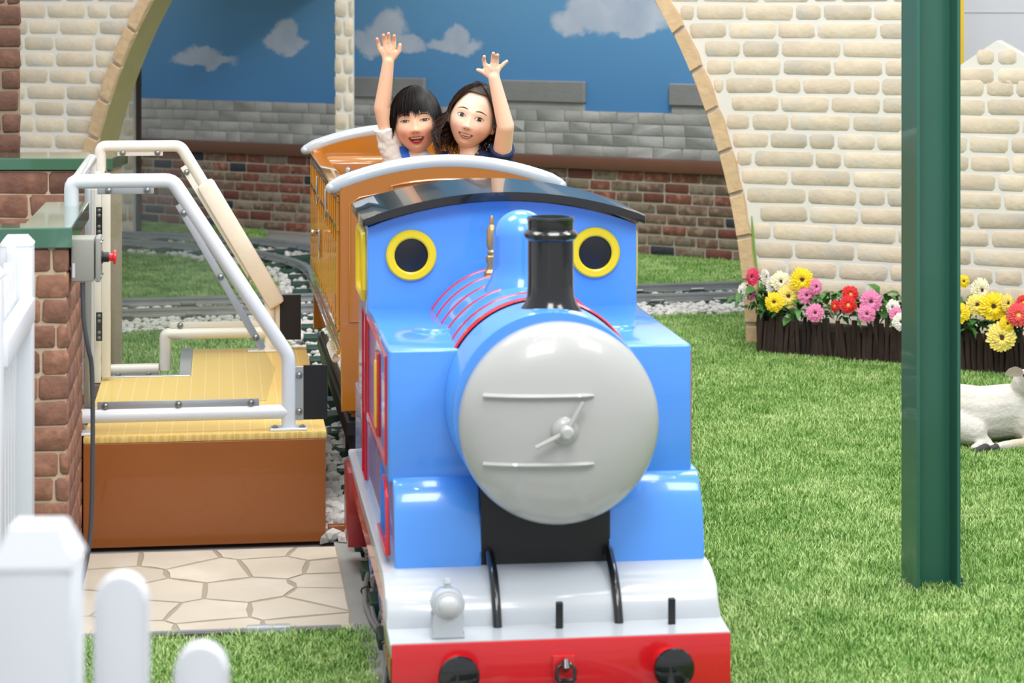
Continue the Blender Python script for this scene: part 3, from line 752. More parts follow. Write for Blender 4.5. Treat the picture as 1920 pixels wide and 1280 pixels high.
# ------------------------------------------------------------------ railings
def bolt(parent, p, r=.0075, n=(0, -1, 0)):
    b = NB(); lathe(b, [(r*1.5, 0), (r*1.5, .0015), (r, .002), (r, .005), (r*.6, .0075), (0, .008)], 12)
    nn = Vector(n).normalized(); b.transform(Vector((0, 0, 1)).rotation_difference(nn).to_matrix().to_4x4())
    return obj('bolt', b, mSteel, parent, loc=p)
mAcr = bpy.data.materials.new('clear_acrylic'); mAcr.use_nodes = True
_n = mAcr.node_tree.nodes; _L = mAcr.node_tree.links; _n.remove(_n['Principled BSDF'])
_t = _n.new('ShaderNodeBsdfTransparent'); _t.inputs[0].default_value = (.90, .92, .91, 1); _g = _n.new('ShaderNodeBsdfGlossy'); _g.inputs['Roughness'].default_value = .04
_f = _n.new('ShaderNodeFresnel'); _f.inputs[0].default_value = 1.45; _m = _n.new('ShaderNodeMixShader')
_L.new(_f.outputs[0], _m.inputs[0]); _L.new(_t.outputs[0], _m.inputs[1]); _L.new(_g.outputs[0], _m.inputs[2]); _L.new(_m.outputs[0], _n['Material Output'].inputs[0])
def frame_pts(D):      # camera-parallel helper frame rotated like the train
    o = cw((540-960)*D/F, D); return o
def rail_frame(label, D, base_px, pipe, far=False):
    # x measured along the cross direction, right post at x=0
    o = cw((base_px-960)*D/F, D); o.z = 0
    t = thing('railing', label, 'railing', tuple(o))
    k = D/F
    def X(px): return (px-base_px)*k
    def Z(py): return HC-py*k
    r = .0215
    if not far:
        top = Z(336); xl = X(141)
        path = round_path([(xl, 0, .0), (xl, 0, top), (X(326), 0, top), (0, 0, Z(668)), (0, 0, zd)], .022, 4)
        path = [p for p in path]
        path[0].z = .35
        b = NB(); tube(b, path, r, 16); obj('pipe_frame', b, pipe, t)
        b = NB(); tube(b, [(xl, 0, Z(771)), (0, 0, Z(771))], r, 16); obj('lower_rail', b, pipe, t)
        obj('base_plate', bx(-.055, .055, -.03, .03, zd, zd+.008, bev=.002, seg=1), mWhiteP, t)
        obj('base_plate', bx(xl+.005, xl+.06, -.03, .03, zd, zd+.008, bev=.002, seg=1), mWhiteP, t)
        bolt(t, (-.04, -.012, zd+.008), n=(0, 0, 1)); bolt(t, (.04, -.012, zd+.008), n=(0, 0, 1))
        # clamp bars
        def bar(x0, z0, x1, z1, w_, bolts):
            b = NB(); obox(b, (x0, -.006, z0), (x1, -.006, z1), .004, w_, bev=.001); s = obj('clamp_bar', b, mAlu, t)
            for f_ in bolts: bolt(s, (x0+(x1-x0)*f_, -.009, z0+(z1-z0)*f_))
        bar(X(188), Z(353), X(292), Z(353), .022, (.2, .88))
        bar(X(188), Z(752), X(486), Z(752), .023, (.05, .5, .95))
        bar(X(337), Z(380), X(492), Z(652), .022, (.06, .5, .92))
        obj('clamp_bar', bx(X(152), X(163), -.009, -.004, Z(730), Z(420)), mAlu, t)
        pan = [(xl+.025, Z(755)), (X(500), Z(750)), (X(516), Z(690)), (X(320), Z(352)), (xl+.025, Z(352))]
        obj('clear_panel', prism(NB(), pan, -.002, .002, 'Y'), mAcr, t)
        obj('pad_bracket', bx(.02, .0435, -.004, .003, Z(788), Z(687), bev=.001, seg=1), mAlu, t)
        bolt(t, (.031, -.004, Z(703))); bolt(t, (.031, -.004, Z(771)))
        obj('rubber_flap', bx(.044, .115, -.002, .005, Z(787), Z(685), bev=.001, seg=1), mRubber, t)
    else:
        top = Z(272); xl = X(193)
        path = round_path([(xl, 0, zd), (xl, 0, top), (X(340), 0, top), (0, 0, Z(548)), (0, 0, zd)], .022, 4)
        b = NB(); tube(b, path, .021, 16); obj('pipe_frame', b, pipe, t)
        b = NB(); tube(b, round_path([(0, 0, Z(622)), (X(312), 0, Z(622)), (X(312), 0, zd-.06)], .012, 3), .021, 16); obj('lower_rail', b, pipe, t)
        b = NB(); tube(b, [(X(300), .0, zd-.055), (xl, .0, zd-.055)], .02, 12); obj('lower_rail', b, pipe, t)
        def bar(x0, z0, x1, z1, w_, bolts):
            b = NB(); obox(b, (x0, -.006, z0), (x1, -.006, z1), .004, w_, bev=.001); s = obj('clamp_bar', b, mCreamP, t)
            for f_ in bolts: bolt(s, (x0+(x1-x0)*f_, -.009, z0+(z1-z0)*f_))
        bar(X(224), Z(284), X(308), Z(284), .022, (.12, .88))
        bar(X(322), Z(606), X(500), Z(606), .022, (.1, .8))
        bar(X(216), Z(695), X(298), Z(695), .026, (.12, .8))
        bar(X(345), Z(310), X(475), Z(525), .022, (.05, .97))
        bar(X(200), Z(310), X(200), Z(690), .024, (.02, .3, .9))
        pan = [(xl+.02, Z(690)), (X(300), Z(690)), (X(300), Z(610)), (X(492), Z(610)), (X(492), Z(560)), (X(334), Z(284)), (xl+.02, Z(284))]
        obj('clear_panel', prism(NB(), pan, -.002, .002, 'Y'), mAcr, t)
        # foam cover round the sloping pipe
        p0 = Vector((X(384), 0, Z(340))); p1 = Vector((X(520), 0, Z(572)))
        b = NB(); obox(b, p0, p1, .07, .064, up=(1, 0, .6), bev=.014); obj('foam_cover', b, mFoam, t)
        obj('pad_bracket', bx(.02, .04, -.003, .003, Z(640), Z(556)), mCreamP, t)
        obj('rubber_flap', bx(.036, .112, -.006, .0, Z(637), Z(553), bev=.001, seg=1), mRubber, t)
        obj('base_plate', bx(-.08, .05, -.03, .03, zd, zd+.008, bev=.002, seg=1), mCreamP, t)
    return t
rail_frame('near white pipe railing with clear panel at the platform front', 6.64, 541, mWhiteP)
rail_frame('far cream pipe railing with foam sleeve at the platform back', 8.12, 506, mCreamP, True)
# gate leaf between the two railings
g0 = P(141, 330, 6.66); g1 = P(172, 287, 7.65)
gt = thing('gate', 'narrow cream gate leaf joining the two railings beside the brick wall', 'gate', (g0.x, g0.y, 0))
dv = Vector((g1.x-g0.x, g1.y-g0.y, 0)); zt_ = 1.07
b = NB(); tube(b, round_path([(0, .03, zt_-.01), dv+Vector((0, 0, zt_-.01)), dv+Vector((0, 0, zd+.02))], .03), .017, 14); obj('pipe_frame', b, mWhiteP, gt)
def at(px, py, D): return P(px, py, D)-Vector(gt.location)
b = NB(); p = at(199, 300, 7.5); obox(b, (p.x, p.y, zd+.01), (p.x, p.y, 1.02), .03, .03, up=(0, 1, 0), bev=.003); obj('stile', b, mCreamP, gt)
b = NB(); p = at(183, 300, 7.45); obox(b, (p.x, p.y, zd-.0), (p.x, p.y, 1.03), .022, .022, up=(0, 1, 0), bev=.003); obj('stile', b, mCreamP, gt)
b = NB(); p = at(165, 300, 7.0); obox(b, (p.x, p.y, zd), (p.x, p.y, 1.02), .02, .02, up=(0, 1, 0), bev=.002); obj('stile', b, mAlu, gt)
for y0, y1 in ((388, 440), (585, 639)):
    p = at(186, (y0+y1)/2, 7.40); h = (y1-y0)*7.4/F
    hg = obj('hinge', bx(-.010, .010, -.004, .002, -h/2, h/2, bev=.001, seg=1), mBlackSat, gt, loc=p)
    for f_ in (-.38, -.2, .2, .38): bolt(hg, (0, -.004, h*f_), .004)

# ------------------------------------------------------------------ white picket fences
def post_bm(w_, h, cap=.02):
    b = bx(-w_/2, w_/2, -w_/2, w_/2, 0, h-cap, bev=.004, seg=2)
    b2 = NB(); prism(b2, [(-w_/2-.001, -w_/2-.001), (w_/2+.001, -w_/2-.001), (w_/2+.001, w_/2+.001), (-w_/2-.001, w_/2+.001)], h-cap-.004, h-cap, 'Z')
    vs = [v for v in b2.verts if v.co.z > h-cap-.001]
    r_ = bmesh.ops.extrude_face_region(b2, geom=[f for f in b2.faces if all(v.co.z > h-cap-.001 for v in f.verts)])
    for v in [e for e in r_['geom'] if isinstance(e, bmesh.types.BMVert)]: v.co = Vector((v.co.x*.62, v.co.y*.62, h))
    add(b, b2); return b
def picket_bm(w_, h, th=.022):
    pr = [(-w_/2, 0), (w_/2, 0), (w_/2, h-w_*.55)] + [(w_/2*cos(a), h-w_*.55+w_*.55*sin(a)) for a in [pi*k/10 for k in range(1, 10)]] + [(-w_/2, h-w_*.55)]
    return prism(NB(), pr, -th/2, th/2, 'Y', bev=.004)
pf = P(32, 440, 5.62)
fn = thing('picket_fence', 'white picket fence along the left edge ending at the near brick wall', 'fence', (pf.x, pf.y, 0))
obj('post', post_bm(.08, 1.01), mWhiteF, fn)
obj('post', post_bm(.08, 1.03), mWhiteF, fn, loc=(.0, -.80, 0))
for z in (.80, .16): obj('fence_rail', bx(.012, .048, -.76, -.04, z, z+.06, bev=.004), mWhiteF, fn)
pm = {}
for k in range(9):
    y = -.09-.078*k; u_ = (y+.4)/.36; h = .865+.11*u_*u_
    obj('picket', picket_bm(.045, h), mWhiteF, fn, loc=(-.006, y, .05), rot=(0, 0, pi/2))
f2p = P(73, 1000, 2.25)
f2 = thing('picket_fence', 'blurred white picket fence in the nearest left corner', 'fence', (f2p.x, f2p.y, 0), -TH+.03)
obj('post', post_bm(.079, 1.075, .034), mWhiteF, f2)
for px, py, wpx in ((237, 1088, 100), (388, 1222, 92)):
    x = (px-73)*2.2/F; obj('picket', picket_bm(.053, HC-py*2.2/F-.05, .024), mWhiteF, f2, loc=(x, -.02, .05))
for z in (.2, .72): obj('fence_rail', bx(.0395, .42, -.006, .03, z, z+.07, bev=.004), mWhiteF, f2)
for k in (3, 4): obj('picket', picket_bm(.053, .84-.04*k, .024), mWhiteF, f2, loc=(.083*k, -.02, .05))

# ------------------------------------------------------------------ green steel post
bp_ = G(1745, 1103)
gp = thing('steel_post', 'dark green steel H-section post standing on the lawn', 'post', tuple(bp_), 0)
W2 = .061; T2 = .009; H2 = .068
b = NB()
prism(b, [(-W2, -H2), (-W2+T2, -H2), (-W2+T2, -.004), (W2-T2, -.004), (W2-T2, -H2), (W2, -H2), (W2, H2), (W2-T2, H2), (W2-T2, .004), (-W2+T2, .004), (-W2+T2, H2), (-W2, H2)], 0.0, 3.2, 'Z')
obj('column', b, mBeam, gp, smooth=20)
obj('foot_plate', bx(-W2-.035, W2+.035, -.05, .05, 0, .006), mBeam, gp)
for sx in (-1, 1):
    b = NB(); lathe(b, [(.013, .006), (.013, .010), (.008, .011), (.009, .021), (.004, .022), (.004, .036), (0, .037)], 6, c=(sx*(W2+.019), -.03, 0)); obj('anchor_bolt', b, mChrome, gp)

# ------------------------------------------------------------------ planters and flowers
mStick = M('dark_bark', (50, 36, 29), .85, var=.35, nscale=30, rand=.3, bump=.8, bscale=60, stretch=(1, 1, .25))
mSoil = M('dark_soil', (40, 32, 26), .95)
def planter(label, a0_, D0_, a1_, D1_, depth, h):
    p0 = cw(a0_, D0_); p1 = cw(a1_, D1_); d = p1-p0; L_ = d.length; ang = atan2(d.y, d.x)
    t = thing('planter', label, 'planter', (p0.x, p0.y, 0), ang)
    obj('box', bx(.012, L_-.012, .012, depth-.012, 0, h-.055), mSoil, t)
    rg = random.Random(int(L_*1000))
    def stk(x, y):
        r = rg.uniform(.0095, .0145); hh = h*rg.uniform(.82, 1.12); b = NB(); dx = rg.uniform(-.02, .02); o = rg.uniform(-.004, .004)
        tube(b, [(0, 0, 0), (dx*.4, o, hh*.35), (dx*.7+rg.uniform(-.003, .003), -o, hh*.7), (dx, 0, hh)], [r*1.05, r, r*.95, r*.85], 7)
        obj('log', b, mStick, t, loc=(x, y, 0))
    x = .008
    while x < L_: stk(x, 0); x += rg.uniform(.018, .025)
    y = .02
    while y < depth: stk(0, y); y += .024
    return t
planter('dark log planter of gerberas between arch foot and green post', 1.106, 10.1, 1.86, 9.70, .26, .185)
planter('dark log planter of gerberas behind the lying lamb', 1.90, 9.58, 2.35, 9.42, .26, .20)
FC = {'pink': (240, 140, 186), 'hotpink': (232, 70, 110), 'white': (240, 236, 226), 'cream': (246, 238, 206), 'yellow': (250, 218, 34), 'pale': (248, 226, 116), 'red': (226, 40, 44), 'coral': (236, 84, 84)}
fm = {k: M('petal_'+k, v, .6, var=.04) for k, v in FC.items()}
mCtr = M('flower_centre_brown', (74, 44, 30), .8, var=.2, nscale=200, bump=.6, bscale=300); mCtrY = M('flower_centre_yellow', (236, 206, 90), .7)
mLeaf = M('leaf_green', (72, 124, 56), .5, var=.18, nscale=20, rand=.2); mStem = M('stem_green', (84, 118, 54), .6)
def petals_bm(r, n, rows, seed, ctr):
    rg = random.Random(seed); b = NB()
    for row in range(rows):
        rr_ = r*(1-.2*row); lift = .10*r*row
        for k in range(n):
            a = 2*pi*(k+row*.5)/n+rg.uniform(-.06, .06); L_ = rr_*rg.uniform(.9, 1.04); w_ = L_*sin(pi/n)*1.12
            d = Vector((cos(a), sin(a), 0)); s = Vector((-sin(a), cos(a), 0)); z1 = rg.uniform(-.03, .1)*r
            prof = [(.18, .35, 0), (.5, .95, .10), (.8, 1.0, .10), (.95, .6, .03), (1.0, .15, 0)]
            prev = None
            for t, ww, zz in prof:
                c_ = d*L_*t+Vector((0, 0, lift+zz*r+z1*t)); q = [b.verts.new(c_-s*w_*ww), b.verts.new(c_+Vector((0, 0, -.04*r))), b.verts.new(c_+s*w_*ww)]
                if prev:
                    b.faces.new((prev[0], prev[1], q[1], q[0])); b.faces.new((prev[1], prev[2], q[2], q[1]))
                prev = q
    return b
flw = [(1412, 519, 17, 'hotpink', 'upright hot pink gerbera highest at the arch foot', -50), (1434, 519, 16, 'white', 'white gerbera seen from the side beside the hot pink one', 55), (1446, 537, 15, 'white', 'small white gerbera above the pale yellow pair', 40),
 (1393, 548, 17, 'white', 'leftmost white gerbera hanging over the planter end', -65), (1408, 551, 13, 'pink', 'pink gerbera beside the leftmost white one', -30), (1463, 527, 19, 'cream', 'cream gerbera left of the tall yellow one', 10),
 (1503, 524, 23, 'yellow', 'bright yellow gerbera highest in the left planter', 5), (1529, 537, 15, 'pink', 'pink gerbera right of the bright yellow one', 30), (1512, 553, 17, 'pink', 'pink gerbera just below the bright yellow one', 5),
 (1478, 555, 22, 'pale', 'large pale yellow gerbera with dark centre in the left planter', 0), (1452, 566, 19, 'yellow', 'yellow gerbera low beside the large pale yellow one', -15), (1528, 586, 17, 'pink', 'lone pink gerbera hanging low over the left planter', 0),
 (1594, 551, 16, 'red', 'upper red gerbera of the red cluster', 10), (1590, 571, 17, 'red', 'lower red gerbera of the red cluster', 0), (1567, 573, 12, 'red', 'small red gerbera at the left of the red cluster', -50),
 (1632, 565, 22, 'pink', 'largest pink gerbera near the green post', 8), (1625, 588, 17, 'pink', 'pink gerbera hanging below the largest pink one', 0), (1675, 576, 15, 'white', 'white gerbera seen from the side near the green post', -40),
 (1680, 589, 14, 'pink', 'pink gerbera behind the lowest white one', 10), (1689, 603, 17, 'white', 'lowest white gerbera touching the green post', 5),
 (1806, 527, 13, 'yellow', 'small yellow gerbera highest in the right planter', 20), (1799, 586, 20, 'yellow', 'yellow gerbera partly hidden by the green post', -10), (1838, 544, 23, 'cream', 'cream gerbera at the top of the right planter', 30),
 (1832, 571, 21, 'pale', 'pale yellow gerbera left of the big yellow one', -5), (1862, 574, 27, 'yellow', 'biggest bright yellow gerbera above the lamb', 0), (1888, 568, 17, 'pale', 'pale gerbera tucked behind the biggest yellow one', 30),
 (1909, 590, 22, 'coral', 'coral red gerbera at the right edge', -5), (1877, 632, 28, 'pale', 'big pale yellow gerbera hanging just above the lamb', 0), (1888, 606, 15, 'yellow', 'yellow gerbera between the big yellow and low pale ones', 15), (1918, 566, 13, 'red', 'red gerbera cut by the right edge', 0)]
for i, (px, py, rp_, col, lab, yaw) in enumerate(flw):
    base = 10.0 if px < 1700 else 9.48; t_ = (px-1420)/275 if px < 1700 else (px-1795)/125
    D = base + (.05 - .36*t_ if px < 1700 else .0 - .1*t_) + (.06 if py < 560 else (-.03 if py > 582 else .0))
    c = P(px, py, D); r = rp_*D/F*1.05
    f = thing('gerbera', lab, 'flower', (c.x, c.y, c.z), 0, group='gerberas in the log planters')
    f.rotation_euler = (pi/2-.12, 0, -TH+radians(yaw)); 
    ps = obj('petals', petals_bm(r, 24 if r > .04 else 20, 3, i, 0), fm[col], f)
    b = NB(); lathe(b, [(r*.26, .0), (r*.27, r*.16), (r*.2, r*.24), (0, r*.2)], 14); obj('centre', b, mCtrY if col in ('red', 'coral') else mCtr, f)
    b = NB(); tube(b, [(0, 0, 0), (0, -.004, -.02), (.004, -.012, -.045), (0, -.03, -.085)], .0028, 6); obj('stem', b, mStem, f)
def leaf_bm(L_, w_, curl):
    b = NB(); prev = None
    for t, ww in ((0, .1), (.15, .5), (.4, 1), (.7, .8), (.9, .35), (1, .02)):
        z = curl*sin(t*pi)*L_-t*t*L_*.2; q = [b.verts.new((L_*t, -w_*ww, z+w_*ww*.3)), b.verts.new((L_*t, 0, z)), b.verts.new((L_*t, w_*ww, z+w_*ww*.3))]
        if prev:
            b.faces.new((prev[0], prev[1], q[1], q[0])); b.faces.new((prev[1], prev[2], q[2], q[1]))
        prev = q
    return b
lmesh = [mesh_of('leaf', leaf_bm(.085, .019, .3), mLeaf), mesh_of('leaf', leaf_bm(.07, .024, .15), mLeaf), mesh_of('leaf', leaf_bm(.06, .013, .4), mLeaf)]
def foliage(label, a0_, D0_, a1_, D1_, z, n, seed, ang0):
    p0 = cw(a0_, D0_); p1 = cw(a1_, D1_); t = thing('foliage', label, 'leaves', (p0.x, p0.y, z)); rg = random.Random(seed)
    for k in range(n):
        u_ = rg.random(); p = (p1-p0)*u_; zz = rg.uniform(-.02, .10)
        a = rg.uniform(0, 2*pi); link('leaf', rg.choice(lmesh), t, (p.x+rg.uniform(-.03, .05), p.y+rg.uniform(.0, .14), zz), (rg.uniform(-.4, .4), rg.uniform(-1.0, .5), a), (rg.uniform(.7, 1.1),)*3)
foliage('green leaves filling the log planter left of the green post', 1.12, 10.08, 1.80, 9.74, .18, 210, 1, 0)
foliage('green leaves filling the log planter above the lamb', 1.92, 9.56, 2.3, 9.44, .19, 130, 2, 0)
foliage('green leaves spilling left over the planter end at the arch foot', 1.04, 10.12, 1.14, 10.1, .20, 26, 3, 0)

# ------------------------------------------------------------------ lying lamb
lp = G(1880, 838); lb = thing('lamb_statue', 'white lamb figure lying on the lawn right of the green post', 'statue', (lp.x, lp.y, 0), -TH+.12)
b = NB(); S_ = 525.0
def K(px, py, dy=0): return Vector(((px-1880)/S_, dy, (840-py)/S_))
for p0, p1, r0, r1 in ((K(1806, 779, .07), K(1850, 783, .06), .102, .100), (K(1850, 783, .06), K(1906, 776, .04), .100, .098), (K(1912, 766, .04), K(1930, 725, .0), .066, .050), (K(1914, 765, .03), K(1924, 792, .0), .08, .075),
   (K(1926, 722, -.01), K(1934, 714, -.035), .056, .052), (K(1930, 712, -.04), K(1940, 730, -.13), .047, .026),
   (K(1790, 800, -.01), K(1818, 808, -.03), .06, .05), (K(1815, 812, -.04), K(1838, 825, -.06), .035, .022), (K(1836, 827, -.06), K(1806, 829, -.11), .02, .016),
   (K(1915, 800, -.02), K(1945, 822, -.07), .045, .028), (K(1945, 824, -.07), K(1868, 829, -.085), .024, .019), (K(1868, 829, -.085), K(1846, 831, -.09), .018, .015)):
    limb(b, p0, p1, r0, r1)
lme = remesh(b, .006, 6)
mWool = M('lamb_fleece', (204, 200, 192), .8, var=.07, nscale=10, bump=.5, bscale=70, alt=(196, 184, 162), altfac=.5, altscale=6)
lme.materials.clear(); lme.materials.append(mWool); bd = link('body', lme, lb)
mMuz = M('lamb_face', (214, 204, 194), .7, var=.05)
def ear(side):
    b = NB(); prof = [(0, .3), (.2, .85), (.5, 1), (.8, .7), (1, .1)]; prev = None
    for t, ww in prof:
        q = []
        for k in range(7):
            a = -1.2+2.4*k/6; q.append(b.verts.new((-t*.078, -.004-.020*cos(a)*-ww-.01*t, .024*ww*sin(a)+.010*sin(pi*t*.8))))
        if prev:
            for k in range(6): b.faces.new((prev[k], prev[k+1], q[k+1], q[k]))
        prev = q
    r_ = bmesh.ops.solidify(b, geom=b.faces[:], thickness=.005)
    return b
obj('ear', ear(1), mMuz, lb, loc=K(1911, 699, -.05), rot=(.5, .10, .1))
o = obj('ear', ear(1), mMuz, lb, loc=K(1950, 699, -.02), rot=(0, 0, pi))
b = NB(); sphere(b, K(1908, 699, -.083), .008, 12, 8); obj('eye', b, mBlack, lb)
b = NB(); limb(b, K(1828, 830, -.105), K(1803, 833, -.125), .017, .012); obj('hoof', b, M('hoof_dark', (52, 50, 48), .6), lb)
b = NB(); limb(b, K(1850, 831, -.092), K(1842, 832, -.094), .016, .012); obj('hoof', b, MATS['hoof_dark'], lb)

# ------------------------------------------------------------------ engine
en = thing('steam_engine_ride', 'large bright blue ride-on steam engine with red buffer beam at the front of the train', 'train engine', (.7356, 4.805, 0))
ZH, ZL = .314, .217
# footplate with curved front drop
prof = [(0, ZL), (0, ZL-.035), (.16, ZL-.035), (.26, ZH-.03), (1.62, ZH-.03), (1.62, ZH), (.26, ZH)]
prof += [(.115+.145*(1-sin(a)), ZL+.004+(ZH-ZL-.004)*cos(a)) for a in [pi/2*k/10 for k in range(1, 10)]] + [(.114, ZL)]
obj('footplate', prism(NB(), [(y, z) for y, z in prof], -.374, .374, 'X', bev=.006), mPale, en)
obj('buffer_beam', bx(-.372, .372, -.004, .03, .05, ZL-.002, bev=.004), mRed, en)
for s in (-1, 1):
    x0, x1 = sorted((s*.372, s*.352))
    b = NB(); prism(b, [(.0, .12), (.0, ZL-.03), (.16, ZL-.03), (.26, ZH-.028), (1.62, ZH-.028), (1.62, ZH-.085), (.30, ZH-.085), (.18, ZL-.075)], x0, x1, 'X', bev=.002, seg=1); obj('side_valance', b, mRed, en)
    x0, x1 = sorted((s*.385, s*.30)); obj('cab_step', bx(x0, x1, 1.44, 1.62, .075, ZH-.03, bev=.004), M('dark_red_gloss', (150, 18, 30), .3, coat=.4), en)
obj('chassis', bx(-.26, .26, .29, 1.60, .07, ZH-.03), mBlackSat, en)
def wheel(r, w_):
    b = NB(); lathe(b, [(r*.80, -w_/2), (r, -w_/2), (r, w_/2*.5), (r*1.08, w_/2*.6), (r*1.08, w_/2), (r*.82, w_/2), (r*.80, w_/2*.4), (r*.80, -w_/2)], 32, 'X'); return b
for s in (-1, 1):
    for v in (.42, .80, 1.18):
        wv = obj('wheel', wheel(.095, .03), mBlueDk, en, loc=(s*.325, v, .172), rot=(0, 0, 0 if s > 0 else pi))
        b = NB(); lathe(b, [(.024, -.012), (.024, .018), (.016, .022), (0, .023)], 18, 'X'); obj('hub', b, mSteel, wv)
        for k in range(8):
            a = pi*k/4; b = NB(); obox(b, (0, .018*cos(a), .018*sin(a)), (0, .08*cos(a), .08*sin(a)), .012, .012, up=(1, 0, 0)); obj('spoke', b, mBlueDk, wv)
# side tanks
TZ = .797
for s in (-1, 1):
    x0, x1 = sorted((s*.355, s*.10))
    obj('side_tank', bx(x0, x1, .33, 1.04, .49, TZ, bev=.008, seg=3), mBlue, en)
    x0, x1 = sorted((s*.357+.012, s*.148))
    pr = [(.60, .505), (.338, .506), (.322, .500), (.304, .484), (.288, .458), (.276, .425), (.266, .385), (.258, .345), (.254, ZH-.002), (.60, ZH-.002)]
    obj('splasher', prism(NB(), pr, x0, x1, 'X', bev=.005), mBlue, en)
    x0, x1 = sorted((s*.355, s*.20)); obj('lower_body', bx(x0, x1, .58, 1.05, ZH-.002, .50), mBlue, en)
    b = NB(); lathe(b, [(.052, TZ-.002), (.050, TZ+.004), (.044, TZ+.009), (0, TZ+.010)], 28, c=(s*.225, .62, 0)); obj('filler_cap', b, mBlue, en)
    # red lining frames on the flank, raised
    def lining(y0, y1, z0, z1, name='red_lining'):
        b = NB(); x = s*.3565
        tube(b, [(x, y0, z0), (x, y1, z0), (x, y1, z1), (x, y0, z1)], .0045, 6, closed=True, flat=1); obj(name, b, mRed, en)
    lining(.36, 1.0, .53, .775); lining(1.08, 1.20, .34, .775)
    b = NB(); x = s*.358
    tube(b, [(x, .60, .335), (x, .30, .335), (x, .305, .40), (x, .325, .46), (x, .36, .485), (x, .42, .49)], .0045, 6); obj('red_lining', b, mRed, en)
    b = NB(); x0, x1 = sorted((s*.354, s*.3635)); box(b, x0, x1, .57, .64, .55, .75, bev=.003); pn = obj('flank_panel', b, mRed, en)
    b = NB(); x0, x1 = sorted((s*.360, s*.3675)); box(b, x0, x1, .59, .62, .57, .73, bev=.002); obj('panel_inlay', b, mYel, pn)
# boiler
b = NB(); lathe(b, [(.0, .16), (.222, .16), (.226, .17), (.226, 1.05), (0, 1.05)], 72, 'Y', (0, 0, .678)); obj('boiler', b, mBlue, en)
def band(v, w_, r, name):
    b = NB(); lathe(b, [(r-.004, v-w_/2), (r, v-w_/2*.6), (r, v+w_/2*.6), (r-.004, v+w_/2), (.21, v+w_/2), (.21, v-w_/2), (r-.004, v-w_/2)], 72, 'Y', (0, 0, .678)); return obj(name, b, mRed, en)
band(.349, .026, .234, 'boiler_band')
for v in (.47, .60, .73, .86, .985): band(v, .013, .2290, 'boiler_band')
# plain domed smokebox door (no face)
door = NB(); pr = [(.0, .20), (.214, .20), (.222, .185), (.2265, .165), (.226, .145)]
for k in range(1, 15):
    a = pi/2*k/14; pr.append((.226*cos(a)**.85 if k < 14 else 0, .145-.085*sin(a)))
lathe(door, pr, 96, 'Y', (.014, 0, .655)); sd = obj('smokebox_door', door, mGrey, en)
b = NB(); rg_ = [(.014+.207*cos(2*pi*k/72), .128, .655+.207*sin(2*pi*k/72)) for k in range(72)]
tube(b, rg_, .006, 8, closed=True); obj('door_ring', b, mGrey, sd)
def domey(r): 
    c_ = min(1, max(0, r/.226)) ; c_ = c_**(1/.85); return .145-.085*sqrt(max(0, 1-c_*c_))
for dz in (-.075, .075):
    b = NB(); q = [(x, domey(sqrt(x*x+dz*dz))-.003, .655+dz) for x in [-.175+.02*k for k in range(13)]]
    tube(b, [(x+.014, y, z) for x, y, z in q], [.011]*12+[.006], 8, flat=.5); hs_ = obj('hinge_strap', b, mGrey, sd)
b = NB(); lathe(b, [(.030, .068), (.030, .054), (.022, .046), (.014, .044), (.012, .030), (.016, .026), (.010, .018), (0, .017)], 32, 'Y', (.014, 0, .655)); obj('door_boss', b, mGrey, sd)
for a0_ in (radians(60), radians(205)):
    b = NB(); tube(b, [(.014, .036, .655), (.014+.075*cos(a0_), .034, .655+.075*sin(a0_))], [.006, .005], 8); obj('door_handle', b, mGrey, sd)
# saddle
obj('smokebox_saddle', bx(-.148, .150, .262, .55, ZH-.01, .60), mBlackSat, en)
# chimney
b = NB(); lathe(b, [(.075, .862), (.074, .885), (.068, .897), (.060, .908), (.0545, .925), (.0525, .95), (.0525, 1.052), (.058, 1.056), (.0615, 1.062), (.0615, 1.068), (.057, 1.073), (.0525, 1.076), (.0525, 1.096), (.0545, 1.100), (.053, 1.105), (.044, 1.105), (.042, 1.09), (0, 1.09)], 48, c=(.012, .26, 0)); obj('chimney', b, mBlack, en)
# dome
b = NB(); pr = [(.095, .86), (.088, .895), (.076, .915), (.069, .94)] + [(.068, .96), (.068, 1.02)] + [(.068*cos(a), 1.02+.064*sin(a)) for a in [pi/2*k/9 for k in range(1, 9)]] + [(0, 1.084)]
lathe(b, pr, 40, c=(-.003, .66, 0)); obj('steam_dome', b, mBlue, en)
b = NB(); lathe(b, [(.020, .895), (.020, .905), (.013, .912), (.011, .925), (.015, .933), (.015, .945), (.009, .95), (.013, .957), (.009, .963), (.012, .968), (.0135, .975), (.0135, 1.012), (.009, 1.022), (.005, 1.026), (.006, 1.040), (.003, 1.048), (0, 1.05)], 20, c=(-.049, .88, 0)); obj('whistle', b, mGold, en)
